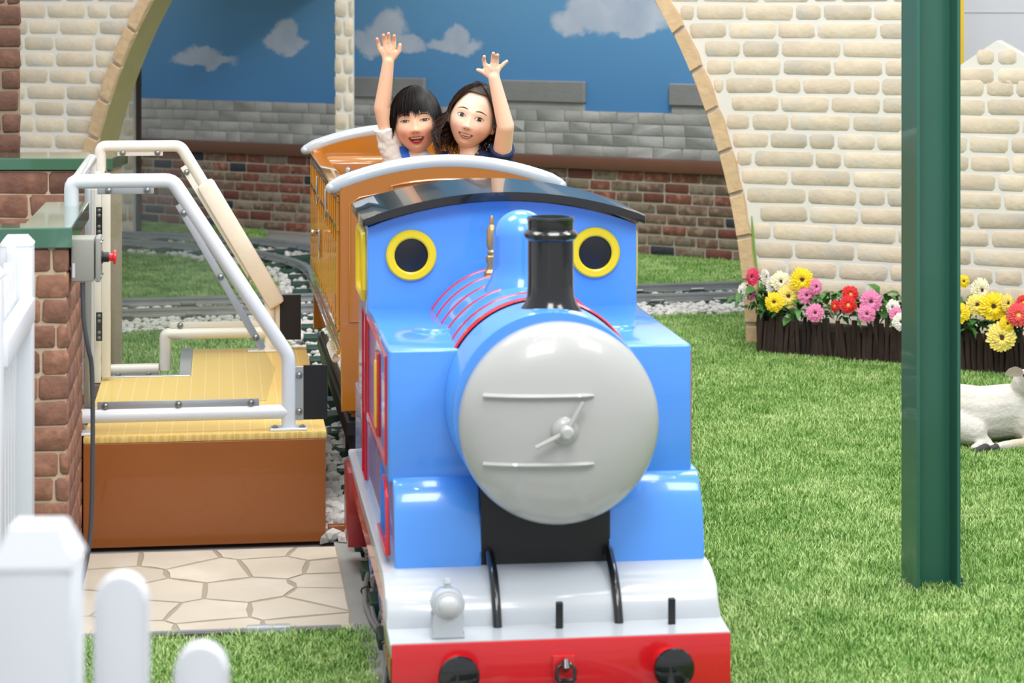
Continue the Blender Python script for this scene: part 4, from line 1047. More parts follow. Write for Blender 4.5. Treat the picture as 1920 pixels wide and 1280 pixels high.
# cab
def arcz(x, hw, zc, zk): return zk+(zc-zk)*(x/hw)**2
cp = [(-.356, .50), (.356, .50)] + [(x, arcz(x, .356, 1.008, 1.072)) for x in [.356-.0356*k for k in range(21)]]
obj('cab', prism(NB(), cp, 1.03, 1.42, 'Y', bev=.004), mBlue, en)
obj('cab_base', bx(-.354, .354, 1.04, 1.60, ZH-.002, .51, bev=.004), mBlue, en)
rp_ = [(x, arcz(x, .372, 1.012, 1.078)) for x in [-.372+.0372*k for k in range(21)]]
rt = [(x, z+.022) for x, z in rp_[::-1]]
obj('cab_roof', prism(NB(), rp_+rt, .985, 1.45, 'Y', bev=.007, seg=3), mBlack, en)
for s in (-1, 1):
    b = NB(); lathe(b, [(.044, 1.034), (.044, 1.020), (.048, 1.017), (.062, 1.017), (.066, 1.021), (.066, 1.034), (.044, 1.034)], 48, 'Y', (s*.243, 0, .934)); wr_ = obj('window_ring', b, mYel, en)
    b = NB(); lathe(b, [(.045, 1.034), (.045, 1.0255), (.04, 1.024), (0, 1.024)], 40, 'Y', (s*.243, 0, .934)); obj('window_disc', b, M('window_black', (18, 19, 24), .35), wr_)
    # side window frame
    b = NB(); x = s*.359
    pth = round_path([(x, 1.09, .84), (x, 1.09, .985), (x, 1.33, .985), (x, 1.33, .84)], .03)
    pth = pth + [(x, 1.31, .815), (x, 1.11, .815)]
    tube(b, pth, .011, 8, closed=True); wf = obj('side_window_frame', b, mYel, en)
    x0, x1 = sorted((s*.355, s*.358)); obj('window_pane', bx(x0, x1, 1.10, 1.32, .825, .975), mYel, wf)
# lamp, irons, grab tubes, buffers, hook
lmp = [(-.030, 0), (.030, 0), (.030, .010), (.024, .020), (.024, .045)] + [(.0305*cos(a), .064+.0305*sin(a)) for a in [-.5+ (pi+1.0)*k/18 for k in range(19)]] + [(-.024, .045), (-.024, .020), (-.030, .010)]
b = NB(); prism(b, lmp, -.02, .02, 'Y', bev=.004); lm = obj('head_lamp', b, mPale, en, loc=(-.247, .045, ZL)); lm.scale = (1.2, 1.1, 1.12)
b = NB(); lathe(b, [(.0235, -.019), (.0235, -.024), (.019, -.025)]+[(.0195*cos(a), -.025-.012*sin(a)) for a in (.3, .6, .9, 1.2)]+[(0, -.037)], 28, 'Y', (0, 0, .064)); obj('lens', b, M('lamp_lens_grey', (196, 200, 204), .2, coat=.5), lm)
b = NB(); lathe(b, [(.006, .09), (.006, .100), (.009, .104), (.006, .112), (0, .113)], 14); obj('finial', b, mPale, lm)
for x in (.004, .256):
    obj('lamp_iron', bx(x-.008, x+.008, .070, .080, ZL-.002, ZL+.058, bev=.002, seg=1), mBlackSat, en)
for x in (-.130, .142):
    q = [(x, .268, ZH+.004), (x, .262, ZH+.026), (x, .240, ZH+.030), (x, .212, ZH+.018), (x, .180, ZH+.002), (x, .146, ZH-.026), (x, .122, ZH-.056), (x, .106, ZL+.010), (x, .100, ZL-.002)]
    b = NB(); tube(b, smoothpath([Vector(p) for p in q], 3), .0105, 12); obj('front_strut', b, mBlack, en)
for s in (-1, 1):
    b = NB(); lathe(b, [(.030, -.002), (.030, -.02), (.018, -.022), (.018, -.058)], 28, 'Y', (s*.233, 0, .160)); bs = obj('buffer_shank', b, mRed, en)
    b = NB(); lathe(b, [(.016, -.05), (.036, -.056), (.043, -.060), (.045, -.065), (.043, -.071), (.03, -.077), (0, -.079)], 40, 'Y', (s*.233, 0, .160)); obj('buffer', b, mBlack, bs)
hk = obj('coupling_plate', bx(-.024, .026, -.012, -.003, .130, .182, bev=.003), mRed, en)
b = NB(); tube(b, [(0.001, -.012, .158), (0.001, -.035, .160), (0.001, -.046, .168), (0.001, -.040, .178), (0.001, -.026, .176)], [.009, .009, .008, .006, .004], 10); obj('hook', b, mBlack, hk)
b = NB(); tube(b, round_path([(.004, -.03, .172), (.021, -.036, .160), (.019, -.040, .135), (-.017, -.040, .135), (-.019, -.036, .160), (-.003, -.03, .172)], .006, 3), .0048, 8, closed=True); obj('link', b, mBlack, hk)

# ------------------------------------------------------------------ carriage
cr_ = thing('carriage_ride', 'open orange-brown ride carriage with grey arched rims behind the blue engine', 'carriage', (.703, 6.975, 0), .008)
CW = .335; CZ0 = .32; CL = 1.80
def cz(x, ze=1.008, zc=1.083, hw=.362): return zc+(ze-zc)*(x/hw)**2
for y0, y1, nm in ((0, .035, 'front_wall'), (CL-.035, CL, 'rear_wall')):
    p_ = [(-CW+.004, CZ0), (CW-.004, CZ0)] + [(x, cz(x)) for x in [CW-.0335*k for k in range(21)]]
    o = obj(nm, prism(NB(), p_, y0, y1, 'Y', bev=.003, seg=1), mOr, cr_)
    ye = y0 if y0 == 0 else y1
    if y0 == 0:
        def moulding(pp, r_=.0035, n_='moulding'):
            b = NB(); tube(b, [(x, -.001, z) for x, z in pp], r_, 6, closed=True); obj(n_, b, mOr, o)
        moulding([(-.305, .60), (-.305, .965), (-.275, .985), (-.205, 1.0), (-.205, .60)])
        pp = [(-.175, .60)] + [(x, cz(x)-.045) for x in [-.175+.035*k for k in range(11)]] + [(.175, .60)]
        moulding(pp, .005); 
        obj('door_panel', prism(NB(), [(-.165, .605)]+[(x, cz(x)-.055) for x in [-.165+.033*k for k in range(11)]]+[(.165, .605)], -.006, .002, 'Y', bev=.002, seg=1), mOr, o)
        moulding([(.305, .60), (.305, .965), (.275, .985), (.205, 1.0), (.205, .60)])
    b = NB(); yc = (y0+y1)/2
    q = [(x, yc, cz(x)+.008) for x in [-.364+.0364*k for k in range(21)]]
    tube(b, q, [.015]+[.0205]*19+[.015], 14, flat=1.25)
    for x in (-.364, .364): sphere(b, (x, yc, cz(x)+.008), .0165, 12, 8, (1, 1.2, 1))
    obj('rim', b, mRim, cr_)
obj('carriage_floor', bx(-.30, .30, .02, CL-.02, CZ0-.02, CZ0+.02), mOr, cr_)
for s in (-1, 1):
    # side wall section (x,z), slightly tucked in at the foot
    sec = [(s*CW, 1.0), (s*CW, .52), (s*(CW-.015), .42), (s*(CW-.035), CZ0), (s*(CW-.055), CZ0), (s*(CW-.04), .42), (s*(CW-.028), .52), (s*(CW-.028), 1.0)]
    b = NB(); A = [b.verts.new((x, .034, z)) for x, z in sec]; B = [b.verts.new((x, CL-.034, z)) for x, z in sec]; n_ = len(sec)
    for i in range(n_): b.faces.new((A[i], B[i], B[(i+1) % n_], A[(i+1) % n_]))
    b.faces.new(A); b.faces.new(B[::-1])
    sw = obj('side_wall', b, mOrY, cr_)
    x0, x1 = sorted((s*(CW+.010), s*(CW-.040)))
    obj('top_ledge', bx(x0, x1, .02, CL-.02, .992, 1.008, bev=.003), mOrY, cr_)
    # panelling: small fixed lights above, long beaded panels below
    xf0, xf1 = sorted((s*CW, s*(CW+.009)))
    ys = [.05+.1214*k for k in range(15)]
    for k, y in enumerate(ys): obj('upright_bead', bx(xf0, xf1, y-.006, y+.006, .56, .985, bev=.002, seg=1), mOrY, sw)
    for k in range(14):
        y = ys[k]+.0607
        obj('panel_bead', bx(xf0, sorted((s*CW, s*(CW+.006)))[1] if s > 0 else xf1, y-.016, y+.016, .60, .84, bev=.003, seg=1), mOrY, sw)
    for z in (.978, .885, .575, .50): obj('waist_rail', bx(xf0, xf1, .035, CL-.035, z-.008, z+.008, bev=.002, seg=1), mOrY, sw)
    for y in (.62, 1.18):
        x = s*(CW+.012); b = NB(); obox(b, (x, y, .86), (x, y, .96), .008, .018, up=(0, 1, 0), bev=.002); obj('door_hinge', b, mChrome, sw)
    b = NB(); x = s*(CW+.016); obox(b, (x, .95, .69), (x, .95, .79), .008, .02, up=(0, 1, 0), bev=.002); lathe(b, [(.012, 0), (.012, .02), (.008, .026), (0, .027)], 14, 'X', (x if s > 0 else x-.027, .95, .78)); obj('door_latch', b, mChrome, sw)
    x0, x1 = sorted((s*(CW-.03), s*.20)); obj('frame_skirt', bx(x0, x1, .03, CL-.03, .20, CZ0-.01), mBlackSat, cr_)
    b = NB(); obox(b, (s*.30, -.02, .27), (s*.30, CL, .27), .03, .04); obj('side_frame', b, mBlackSat, cr_)
    for y in (.35, 1.45):
        wv = obj('wheel', wheel(.08, .03), mBlackSat, cr_, loc=(s*.235, y, .156), rot=(0, 0, 0 if s > 0 else pi))
        obj('axle_box', bx(-.02+s*.275, .02+s*.275, y-.04, y+.04, .12, .2, bev=.004), mBlackSat, cr_)
        # white coil step tread beside the wheel
    b = NB(); tube(b, [(s*(.315+.012*cos(a)), .55+.30*a/(2*pi*11), .40+.014*sin(a)) for a in [2*pi*11*k/132 for k in range(133)]], .0055, 6); obj('coil_spring', b, M('white_coil', (232, 228, 220), .4), cr_)
obj('rear_seat_back', bx(-.30, .30, CL-.20, CL-.04, .66, 1.0, bev=.03, seg=4), mOr, cr_)
obj('rear_seat', bx(-.305, .305, CL-.60, CL-.10, .34, .625, bev=.02, seg=3), mOr, cr_)
obj('front_seat', bx(-.305, .305, .04, .30, .34, .60, bev=.02, seg=3), mOr, cr_)
b = NB(); tube(b, round_path([(-.285, .40, 1.0), (-.285, .40, 1.045), (-.285, .425, 1.045), (-.285, .425, 1.0)], .008, 3), .0075, 8); obj('safety_catch', b, mChrome, cr_)
b = NB(); obox(b, (0, -.40, .24), (0, .02, .24), .05, .03); obj('coupling_bar', b, mBlackSat, cr_)

# ------------------------------------------------------------------ children
def skin_mat(name, base, blush):
    m = bpy.data.materials.new(name); m.use_nodes = True; nt = m.node_tree; n = nt.nodes; L = nt.links
    b = n['Principled BSDF']; b.inputs['Roughness'].default_value = .48; b.inputs['Subsurface Weight'].default_value = .12; b.inputs['Subsurface Radius'].default_value = (.01, .004, .002); b.inputs['Subsurface Scale'].default_value = .5
    at_ = n.new('ShaderNodeAttribute'); at_.attribute_name = 'blush'
    mx = n.new('ShaderNodeMix'); mx.data_type = 'RGBA'; mx.inputs['A'].default_value = rgb(base); mx.inputs['B'].default_value = rgb(blush); L.new(at_.outputs['Fac'], mx.inputs['Factor']); L.new(mx.outputs['Result'], b.inputs['Base Color'])
    return m
def gs(x, z, cx, cz_, sx, sz): return math.exp(-((x-cx)**2/(2*sx*sx)+(z-cz_)**2/(2*sz*sz)))
def head_bm(bm, Mh, hs, mouth_open, cheek):
    U, V = 88, 60; grid = []
    for i in range(V+1):
        th = pi*i/V; row = []
        for j in range(U):
            ph = 2*pi*j/U; x, y, z = sin(th)*sin(ph), -sin(th)*cos(ph), cos(th)
            X, Y, Z = .0735*x, .087*y, .102*z
            if z < 0:
                k = (-z)**1.7; X *= 1-.20*k
                Y *= (1-.10*k) if y < 0 else (1-.42*k)
            X *= 1+.05*math.exp(-((Z+.028)/.03)**2)
            if y < 0:
                f = -y; f = min(1, f*1.6)
                d = .0135*gs(X, Z, 0, -.031, .0075, .0075)+.007*(gs(X, Z, .0095, -.034, .0055, .005)+gs(X, Z, -.0095, -.034, .0055, .005))
                d += .006*gs(X, Z, 0, -.012, .006, .012)
                d += (.0065*cheek)*(gs(X, Z, .036, -.036, .016, .014)+gs(X, Z, -.036, -.036, .016, .014))
                d -= .0075*(gs(X, Z, .030, -.001, .015, .009)+gs(X, Z, -.030, -.001, .015, .009))
                d += .0045*(gs(X, Z, .030, -.001, .010, .006)+gs(X, Z, -.030, -.001, .010, .006))
                d += .003*(gs(X, Z, .03, .020, .02, .007)+gs(X, Z, -.03, .020, .02, .007))
                d += .005*gs(X, Z, 0, -.057, .022, .012)+.006*gs(X, Z, 0, -.090, .014, .009)-.004*gs(X, Z, 0, -.076, .016, .004)
                d -= mouth_open*gs(X, Z, 0, -.059, .013, .0065)
                Y -= d*f
            row.append(bm.verts.new(Mh @ Vector((X*hs, Y*hs, Z*hs))))
            if i in (0, V): break
        grid.append(row)
    for i in range(V):
        A, B = grid[i], grid[i+1]
        for j in range(U):
            k = (j+1) % U
            if len(A) == 1: bm.faces.new((A[0], B[j], B[k]))
            elif len(B) == 1: bm.faces.new((A[j], B[0], A[k]))
            else: bm.faces.new((A[j], B[j], B[k], A[k]))
def drape(bvh, Mh, hs, rows, off, bulge=0.0):
    """rows of (x,z) face points -> mesh resting on the face"""
    Mi = Mh.to_3x3(); dirw = (Mi @ Vector((0, 1, 0))).normalized(); b = NB(); g = []
    for ri, row in enumerate(rows):
        r_ = []
        for ci, (x, z) in enumerate(row):
            o = Mh @ Vector((x*hs, -.25, z*hs)); hit = bvh.ray_cast(o, dirw, .5)
            p = hit[0] if hit[0] else Mh @ Vector((x*hs, -.08, z*hs))
            e = sin(pi*ri/(len(rows)-1))*sin(pi*ci/(len(row)-1)) if len(rows) > 2 else 0
            r_.append(b.verts.new(p-dirw*(off+bulge*e)))
        g.append(r_)
    for A, B in zip(g, g[1:]):
        for i in range(len(A)-1): b.faces.new((A[i], A[i+1], B[i+1], B[i]))
    return b
def lens_rows(cx, cz_, hw, up, dn, nx=12, nz=5, tilt=0.0, skew=0.0):
    rows = []
    for j in range(nz+1):
        t = j/nz; row = []
        for i in range(nx+1):
            u_ = -1+2*i/nx; k = max(0.0, 1-abs(u_)**2.0); top = up*k; bot = -dn*k
            x = hw*u_; z = bot+(top-bot)*t + tilt*x + skew*(u_*u_)
            row.append((cx+x, cz_+z))
        rows.append(row)
    return rows
def disc_rows(cx, cz_, r, n=8, m=12, clip_up=None, clip_dn=None):
    rows = []
    for j in range(n+1):
        t = -1+2*j/n; row = []
        for i in range(m+1):
            u_ = -1+2*i/m; x = r*u_*sqrt(max(0, 1-t*t)); z = r*t
            if clip_up is not None: z = min(z, clip_up)
            if clip_dn is not None: z = max(z, -clip_dn)
            row.append((cx+x, cz_+z))
        rows.append(row)
    return rows
def strand(b, pts, r, seg=3):
    n = len(pts); tube(b, pts, [r*(1-.75*(i/(n-1))**2) for i in range(n)], seg, cap=False)
def smo(pts, n=4): return smoothpath([Vector(p) for p in pts], n)
def child_hand(b, wrist, palm, right, normal, fingers, thumb, pr, fr):
    """palm slab + five fingers; right = image-right unit vector across the palm"""
    w_ = pr
    for k in (-1, -.35, .35, 1):
        limb(b, wrist+right*k*w_*.45, palm+right*k*w_*.80, fr*1.35, fr*1.30, 10)
    for (bs, md, tp) in fingers:
        limb(b, palm, bs, fr*1.35, fr*1.05, 10); limb(b, wrist, bs, fr*1.4, fr*1.1, 10)
        limb(b, bs, md, fr*1.0, fr*.92, 10); limb(b, md, tp, fr*.92, fr*.78, 10)
    bs, md, tp = thumb
    limb(b, wrist, bs, fr*1.6, fr*1.5, 10); limb(b, palm, bs, fr*1.5, fr*1.4, 10)
    limb(b, bs, md, fr*1.5, fr*1.1, 10); limb(b, md, tp, fr*1.1, fr*.85, 10)
mTeeth = M('teeth', (236, 232, 222), .3); mMouth = M('mouth_inside', (110, 36, 36), .5); mLip = M('lips', (206, 110, 108), .45); mTongue = M('tongue', (206, 92, 96), .45)
mEyeW = M('eye_white', (236, 234, 230), .25); mIris = M('iris_dark', (34, 24, 20), .15, coat=.8); mLash = M('lash_black', (30, 22, 20), .6); mBrow = M('brow_brown', (92, 66, 52), .8)

def child(cfg):
    px0, py0, D, zs = cfg['px'], 0, cfg['D'], .60
    c0 = cw((px0-960)*D/F, D)
    t = thing('person', cfg['label'], 'person', (c0.x, c0.y, zs), -TH)
    def k(px, py, dy=0.0): 
        DD = D+dy; return Vector(((px-960)*DD/F-(px0-960)*D/F, dy, HC-py*DD/F-zs))
    hs = cfg['hs']; Mh = Matrix.Translation(k(*cfg['head'])) @ Matrix.Rotation(cfg['roll'], 4, 'Y') @ Matrix.Rotation(cfg.get('yaw', 0), 4, 'Z') @ Matrix.Rotation(cfg['pitch'], 4, 'X')
    b = NB(); head_bm(b, Mh, hs, cfg['open'], cfg['cheek'])
    hp = lambda x, y, z: Mh @ Vector((x*hs, y*hs, z*hs))
    for s in (-1, 1):
        e = NB(); bmesh.ops.create_uvsphere(e, u_segments=14, v_segments=10, radius=1, matrix=Mh @ Matrix.Translation((s*.077*hs, .008*hs, -.012*hs)) @ Matrix.Rotation(s*.3, 4, 'Z') @ Matrix.Diagonal((.007*hs, .015*hs, .024*hs, 1))); add(b, e)
    nk = k(*cfg['neck']); limb(b, hp(0, .02, -.06), nk, .036, .036); 
    shL, shR = k(*cfg['sh'][0]), k(*cfg['sh'][1]); ch = (shL+shR)/2
    hip = Vector((ch.x*.6, ch.y+.03, .07))
    limb(b, nk, ch+Vector((0, .01, -.03)), .04, .06); limb(b, shL+Vector((.02, 0, -.015)), shR+Vector((-.02, 0, -.015)), .036, .036)
    for dx in (-.035, .035): limb(b, ch+Vector((dx, 0, -.05)), hip+Vector((dx*1.2, 0, 0)), .062, .064)
    for s in (-1, 1):
        kn = Vector((hip.x+s*.085, hip.y-.27, .075)); limb(b, hip+Vector((s*.06, 0, 0)), kn, .058, .044); limb(b, kn, Vector((kn.x, kn.y-.04, -.17)), .042, .028); limb(b, Vector((kn.x, kn.y-.03, -.215)), Vector((kn.x, kn.y-.13, -.225)), .028, .022)
    # raised arm
    A = [k(*q) for q in cfg['arm']]
    limb(b, A[0], A[1], .036, .0315); limb(b, A[1], A[2], .0315, .0215)
    fr = cfg.get('fr', .0080)
    child_hand(b, A[2], k(*cfg['palm']), Vector((1, 0, cfg['palmtilt'])).normalized(), None, [[k(*q) for q in f] for f in cfg['fingers']], [k(*q) for q in cfg['thumb']], .0235, fr)
    # resting arm, hand on the lap
    B = [k(*q) for q in cfg['arm2']]; limb(b, B[0], B[1], .034, .028); limb(b, B[1], B[2], .028, .02)
    dn = (B[2]-B[1]).normalized()
    side = dn.cross(Vector((0, 0, 1))).normalized(); pal = B[2]+dn*.035
    child_hand(b, B[2], pal, side, None, [[pal+side*.019*q, pal+side*.022*q+dn*.028, pal+side*.022*q+dn*.045+Vector((0, 0, -.01))] for q in (-1, -.33, .33, 1)], [B[2]+side*.016*cfg['ts']+dn*.012, B[2]+side*.032*cfg['ts']+dn*.03, B[2]+side*.034*cfg['ts']+dn*.048], .022, .0072)
    me = remesh(b, .0026, 2); me.materials.clear(); me.materials.append(cfg['skin'])
    at_ = me.attributes.new('blush', 'FLOAT', 'POINT'); Mi = Mh.inverted(); vals = []
    for v in me.vertices:
        q = Mi @ v.co; x, z = q.x/hs, q.z/hs; val = 0
        if q.y < 0 and abs(q.x) < .09 and abs(q.z) < .12: val = .5*(gs(x, z, .040, -.038, .013, .011)+gs(x, z, -.040, -.038, .013, .011))+.35*gs(x, z, 0, -.032, .009, .007)
        for tp in [cfg['fingers'][i][2] for i in range(4)]:
            dd = (v.co-k(*tp)).length
            if dd < .016: val = max(val, .6*(1-dd/.016))
        vals.append(val)
    at_.data.foreach_set('value', vals)
    body = link('body', me, t)
    for p in me.polygons: p.use_smooth = True
    bvh = BVHTree.FromPolygons([v.co for v in me.vertices], [tuple(p.vertices) for p in me.polygons])
    dr = lambda rows, off, bulge=0: drape(bvh, Mh, hs, rows, off, bulge)
    # eyes, brows
    for s in (-1, 1):
        ex, ez, hw, up, dn_ = cfg['eye']; tl = s*cfg.get('etilt', .08)
        e = obj('eye', dr(lens_rows(s*ex, ez, hw, up, dn_, tilt=tl), .0012, .0012), mEyeW, t)
        obj('iris', dr(disc_rows(s*ex+cfg['look'], ez, .0068, clip_up=up*.97, clip_dn=dn_*.97), .0026), mIris, e)
        g_ = NB(); sphere(g_, (0, 0, 0), .0011, 8, 6); o_ = bvh.ray_cast(Mh @ Vector(((s*ex+cfg['look']+.0015)*hs, -.25, (ez+.0018)*hs)), (Mh.to_3x3() @ Vector((0, 1, 0))).normalized(), .5)
        obj('eye_glint', g_, mEyeW, e, loc=o_[0]-(Mh.to_3x3() @ Vector((0, 1, 0))).normalized()*.0032)
        lr = [[(s*ex+hw*1.08*u_, ez+up*max(0, 1-u_*u_)+tl*hw*u_+w_) for u_ in [-1+i/6 for i in range(13)]] for w_ in (-.0006, .0017)]
        obj('upper_lash', dr(lr, .0024), mLash, e)
        lr = [[(s*ex+hw*1.0*u_, ez-dn_*max(0, 1-u_*u_)+tl*hw*u_-w_) for u_ in [-1+i/6 for i in range(13)]] for w_ in (0, .0008)]
        obj('lower_lid_line', dr(lr, .0022), M('lid_line', (150, 100, 84), .6), e)
        bxx, bz, bh, arch_ = cfg['brow']
        lr = [[(s*(bxx+.019*u_), bz+arch_*(1-u_*u_)+cfg.get('btilt', 0)*.019*u_*s*0-.002*u_+w_*(1-.75*max(0, u_))*(.5+.5*min(1, (1+u_)*2))) for u_ in [-1+i/6 for i in range(13)]] for w_ in (-bh, bh)]
        obj('eyebrow', dr(lr, .0011), mBrow, t)
        b2 = NB(); n_ = bvh.ray_cast(Mh @ Vector((s*.0062*hs, -.25, -.0385*hs)), (Mh.to_3x3() @ Vector((0, 1, 0))).normalized(), .5)
        lr = disc_rows(s*.0060, -.0395, .0021, 4, 6); obj('nostril', dr(lr, .0008), M('nostril_brown', (150, 86, 74), .7), t)
    # mouth: smile shaped opening
    mw_, mu, md_, mzz, cv = cfg['mouth']
    def mrows(hw, up, dn_, n=6): return [[(hw*u_, mzz+cv*u_*u_+(-dn_+(up+dn_)*j/n)*max(0, 1-u_*u_)**.8) for u_ in [-1+i/8 for i in range(17)]] for j in range(n+1)]
    lip = obj('lips', dr(mrows(mw_+.003, mu+.0030, md_+.0042), .0010, .0006), mLip, t)
    mo = obj('mouth_opening', dr(mrows(mw_, mu, md_), .0024), mMouth, lip)
    nt_ = 6; tz = cfg['teeth']
    for q in range(-3, 3):
        x0 = (q+.03)*mw_*.24; x1 = (q+.97)*mw_*.24
        tp_ = lambda x: mzz+cv*(x/mw_)**2+mu*max(0, 1-(x/mw_)**2)**.8-.0003
        tl_ = lambda x: tz*(1-.55*(x/mw_)**2)
        obj('tooth', dr([[(x0, tp_(x0)-tl_(x0)), (x1, tp_(x1)-tl_(x1))], [(x0, tp_(x0)), (x1, tp_(x1))]], .0032), mTeeth, mo)
        if cfg.get('lower'):
            bt_ = lambda x: mzz+cv*(x/mw_)**2-md_*max(0, 1-(x/mw_)**2)**.8+.0004
            obj('tooth', dr([[(x0, bt_(x0)), (x1, bt_(x1))], [(x0, bt_(x0)+tl_(x0)*.55), (x1, bt_(x1)+tl_(x1)*.55)]], .0032), mTeeth, mo)
    if not cfg.get('lower'): obj('tongue', dr(lens_rows(0, mzz-md_*.55, mw_*.55, .0028, .0030), .0030, .001), mTongue, mo)
    return t, k, Mh, hs, A, B, nk, shL, shR, ch, hip, bvh

skB = skin_mat('skin_boy', (238, 190, 158), (228, 130, 112)); skG = skin_mat('skin_girl', (244, 206, 180), (230, 148, 136))
# --- first child
bc = dict(px=775, D=8.25, label='child with black bowl-cut hair and white shirt raising an arm in the carriage', hs=1.15, head=(780, 227, 0), roll=radians(-5), pitch=radians(-4), open=.009, cheek=1.25,
  neck=(781, 291, .015), sh=((741, 305, .02), (829, 309, .02)), arm=((738, 290, .02), (717, 202, -.01), (728, 116, -.03)), palm=(729, 97, -.035), palmtilt=-.08,
  fingers=[[(712, 91, -.035), (709, 80, -.04), (707, 73, -.052)], [(722, 86, -.038), (720, 74, -.044), (719, 66, -.058)], [(730, 85, -.038), (729, 72, -.044), (728.5, 63, -.058)], [(739, 87, -.036), (739, 76, -.042), (739, 67, -.056)]],
  thumb=[(738, 107, -.03), (748, 96, -.036), (750, 84, -.042)], arm2=((832, 312, .02), (842, 352, .0), (812, 385, -.14)), ts=-1, skin=skB,
  eye=(.0315, -.000, .0140, .0036, .0022), look=0.0, etilt=.02, brow=(.033, .0165, .0019, .004), mouth=(.0245, .0050, .0135, -.058, .0055), teeth=.0042, noarm=0)
t, k, Mh, hs, A, B, nk, shL, shR, ch, hip, bvh = child(bc)
def shirt(t, k, A, B, nk, shL, shR, ch, hip, m, sleeve, rad=1):
    b = NB()
    limb(b, shL+Vector((.012, 0, -.018)), shR+Vector((-.012, 0, -.018)), .047, .047)
    for dx in (-.04, 0, .04): limb(b, ch+Vector((dx, 0, -.045)), hip+Vector((dx*1.2, 0, .0)), .069, .078)
    p = A[0]+(A[1]-A[0])*sleeve; d = (A[1]-A[0]).normalized()
    q_ = p+d*.03; tube(b, [A[0]-d*.03, A[0]+(q_-A[0])*.5, q_], [.045*rad, .047*rad, .050*rad], 20)
    p2 = B[0]+(B[1]-B[0])*.75; limb(b, B[0], p2, .046, .044)
    limb(b, nk+Vector((0, .01, -.035)), ch, .046, .06)
    me = remesh(b, .005, 4); me.materials.clear(); me.materials.append(m); o = link('shirt', me, t)
    tx = bpy.data.textures.get('folds') or bpy.data.textures.new('folds', 'CLOUDS'); tx.noise_scale = .035
    md = o.modifiers.new('folds', 'DISPLACE'); md.texture = tx; md.strength = .012; md.mid_level = .5
    # hollow the sleeve mouth: a hem ring around the arm
    h = NB(); u_ = d.cross(Vector((0, 1, 0))).normalized(); v_ = d.cross(u_)
    ring = [q_-d*.003+(u_*cos(a)+v_*sin(a))*.0475*rad for a in [2*pi*q/20 for q in range(20)]]
    tube(h, ring, .0032, 8, closed=True); obj('sleeve_hem', h, m, o)
    return o, BVHTree.FromPolygons([v.co for v in me.vertices], [tuple(q.vertices) for q in me.polygons])
mShirt = M('white_cotton', (232, 232, 228), .85, bump=.05)
so, sb = shirt(t, k, A, B, nk, shL, shR, ch, hip, mShirt, .42)
def onshirt(sb, pts, w_, off, up=Vector((1, 0, 0))):
    b = NB(); prev = None
    for p in pts:
        q = []
        for s in (-1, 1):
            o = Vector((p.x+s*w_/2, -.4, p.z)); h = sb.ray_cast(o, Vector((0, 1, 0)), 1.0); y = h[0].y if h[0] else p.y
            q.append(Vector((p.x+s*w_/2, y-off, p.z)))
        vv = [b.verts.new(x) for x in q]+[b.verts.new(x+Vector((0, .004, 0))) for x in q[::-1]]
        if prev:
            for j in range(4): b.faces.new((prev[j], prev[(j+1) % 4], vv[(j+1) % 4], vv[j]))
        prev = vv
    return b
mBlueC = M('royal_blue_trim', (22, 96, 200), .7)
for pts, w_, m_, of_ in (([k(757, 274, 0), k(760, 288, 0), k(767, 305, 0), k(778, 330, 0)], .030, mBlueC, .007), ([k(757.5, 274, 0), k(761, 288, 0), k(768, 305, 0), k(779, 330, 0)], .007, mShirt, .010),
        ([k(836, 283, 0), k(828, 292, 0), k(816, 306, 0), k(800, 330, 0)], .034, mBlueC, .007)):
    obj('collar_trim', onshirt(sb, smo(pts, 4), w_, of_), m_, so)
# hair, bowl cut with jagged fringe
mHairB = M('black_hair', (17, 13, 13), .45, var=.25, nscale=60, spec=.35); mHairG = M('dark_brown_hair', (56, 40, 32), .5, var=.4, nscale=60, spec=.35)
def hair_boy(t, Mh, hs, seed=3):
    rg = random.Random(seed)
    def surf(ph, th, off):
        s_ = sin(th) if th < pi/2 else 1.0
        z = cos(th) if th < pi/2 else -(th-pi/2)*.9
        return Mh @ Vector(((.0770+off)*s_*sin(ph)*hs, (-(.0905+off)*s_*cos(ph))*hs, (.1075+off)*z*hs))
    def tend(ph):
        a = abs((ph+pi) % (2*pi)-pi)/pi*180
        if a < 42: return radians(76)
        if a < 68: return radians(76+(a-42)/26*36)
        return radians(112+min(1, (a-68)/40)*14)
    b = NB(); U = 72; V = 16; g = []
    for i in range(V+1):
        g.append([b.verts.new(surf(2*pi*j/U, max(.01, (tend(2*pi*j/U)-.07)*i/V), .0+.0012*sin(j*2.1))) for j in range(U)])
    for i in range(V):
        for j in range(U): b.faces.new((g[i][j], g[i][(j+1) % U], g[i+1][(j+1) % U], g[i+1][j]))
    h = obj('hair', b, mHairB, t)
    b = NB()
    for q in range(1500):
        ph = rg.uniform(-pi, pi); te = tend(ph)+rg.gauss(0, .05)
        if abs(ph) < .75: te += .13*(abs(sin(ph*5.5+.6))-.6)+.05*sin(ph*19)
        te = min(te, radians(128)); off = rg.uniform(.001, .007); wv = rg.uniform(-.14, .14); st = rg.uniform(0, .5)
        strand(b, [surf(ph+wv*(u_*u_)+.04*sin(ph*31)*u_, te*(st+(1-st)*u_)+.01, off+.002*sin(u_*3)) for u_ in [i/7 for i in range(8)]], rg.uniform(.0012, .0022)*hs)
    o = obj('hair_strands', b, mHairB, t); o['kind'] = 'stuff'
hair_boy(t, Mh, hs)
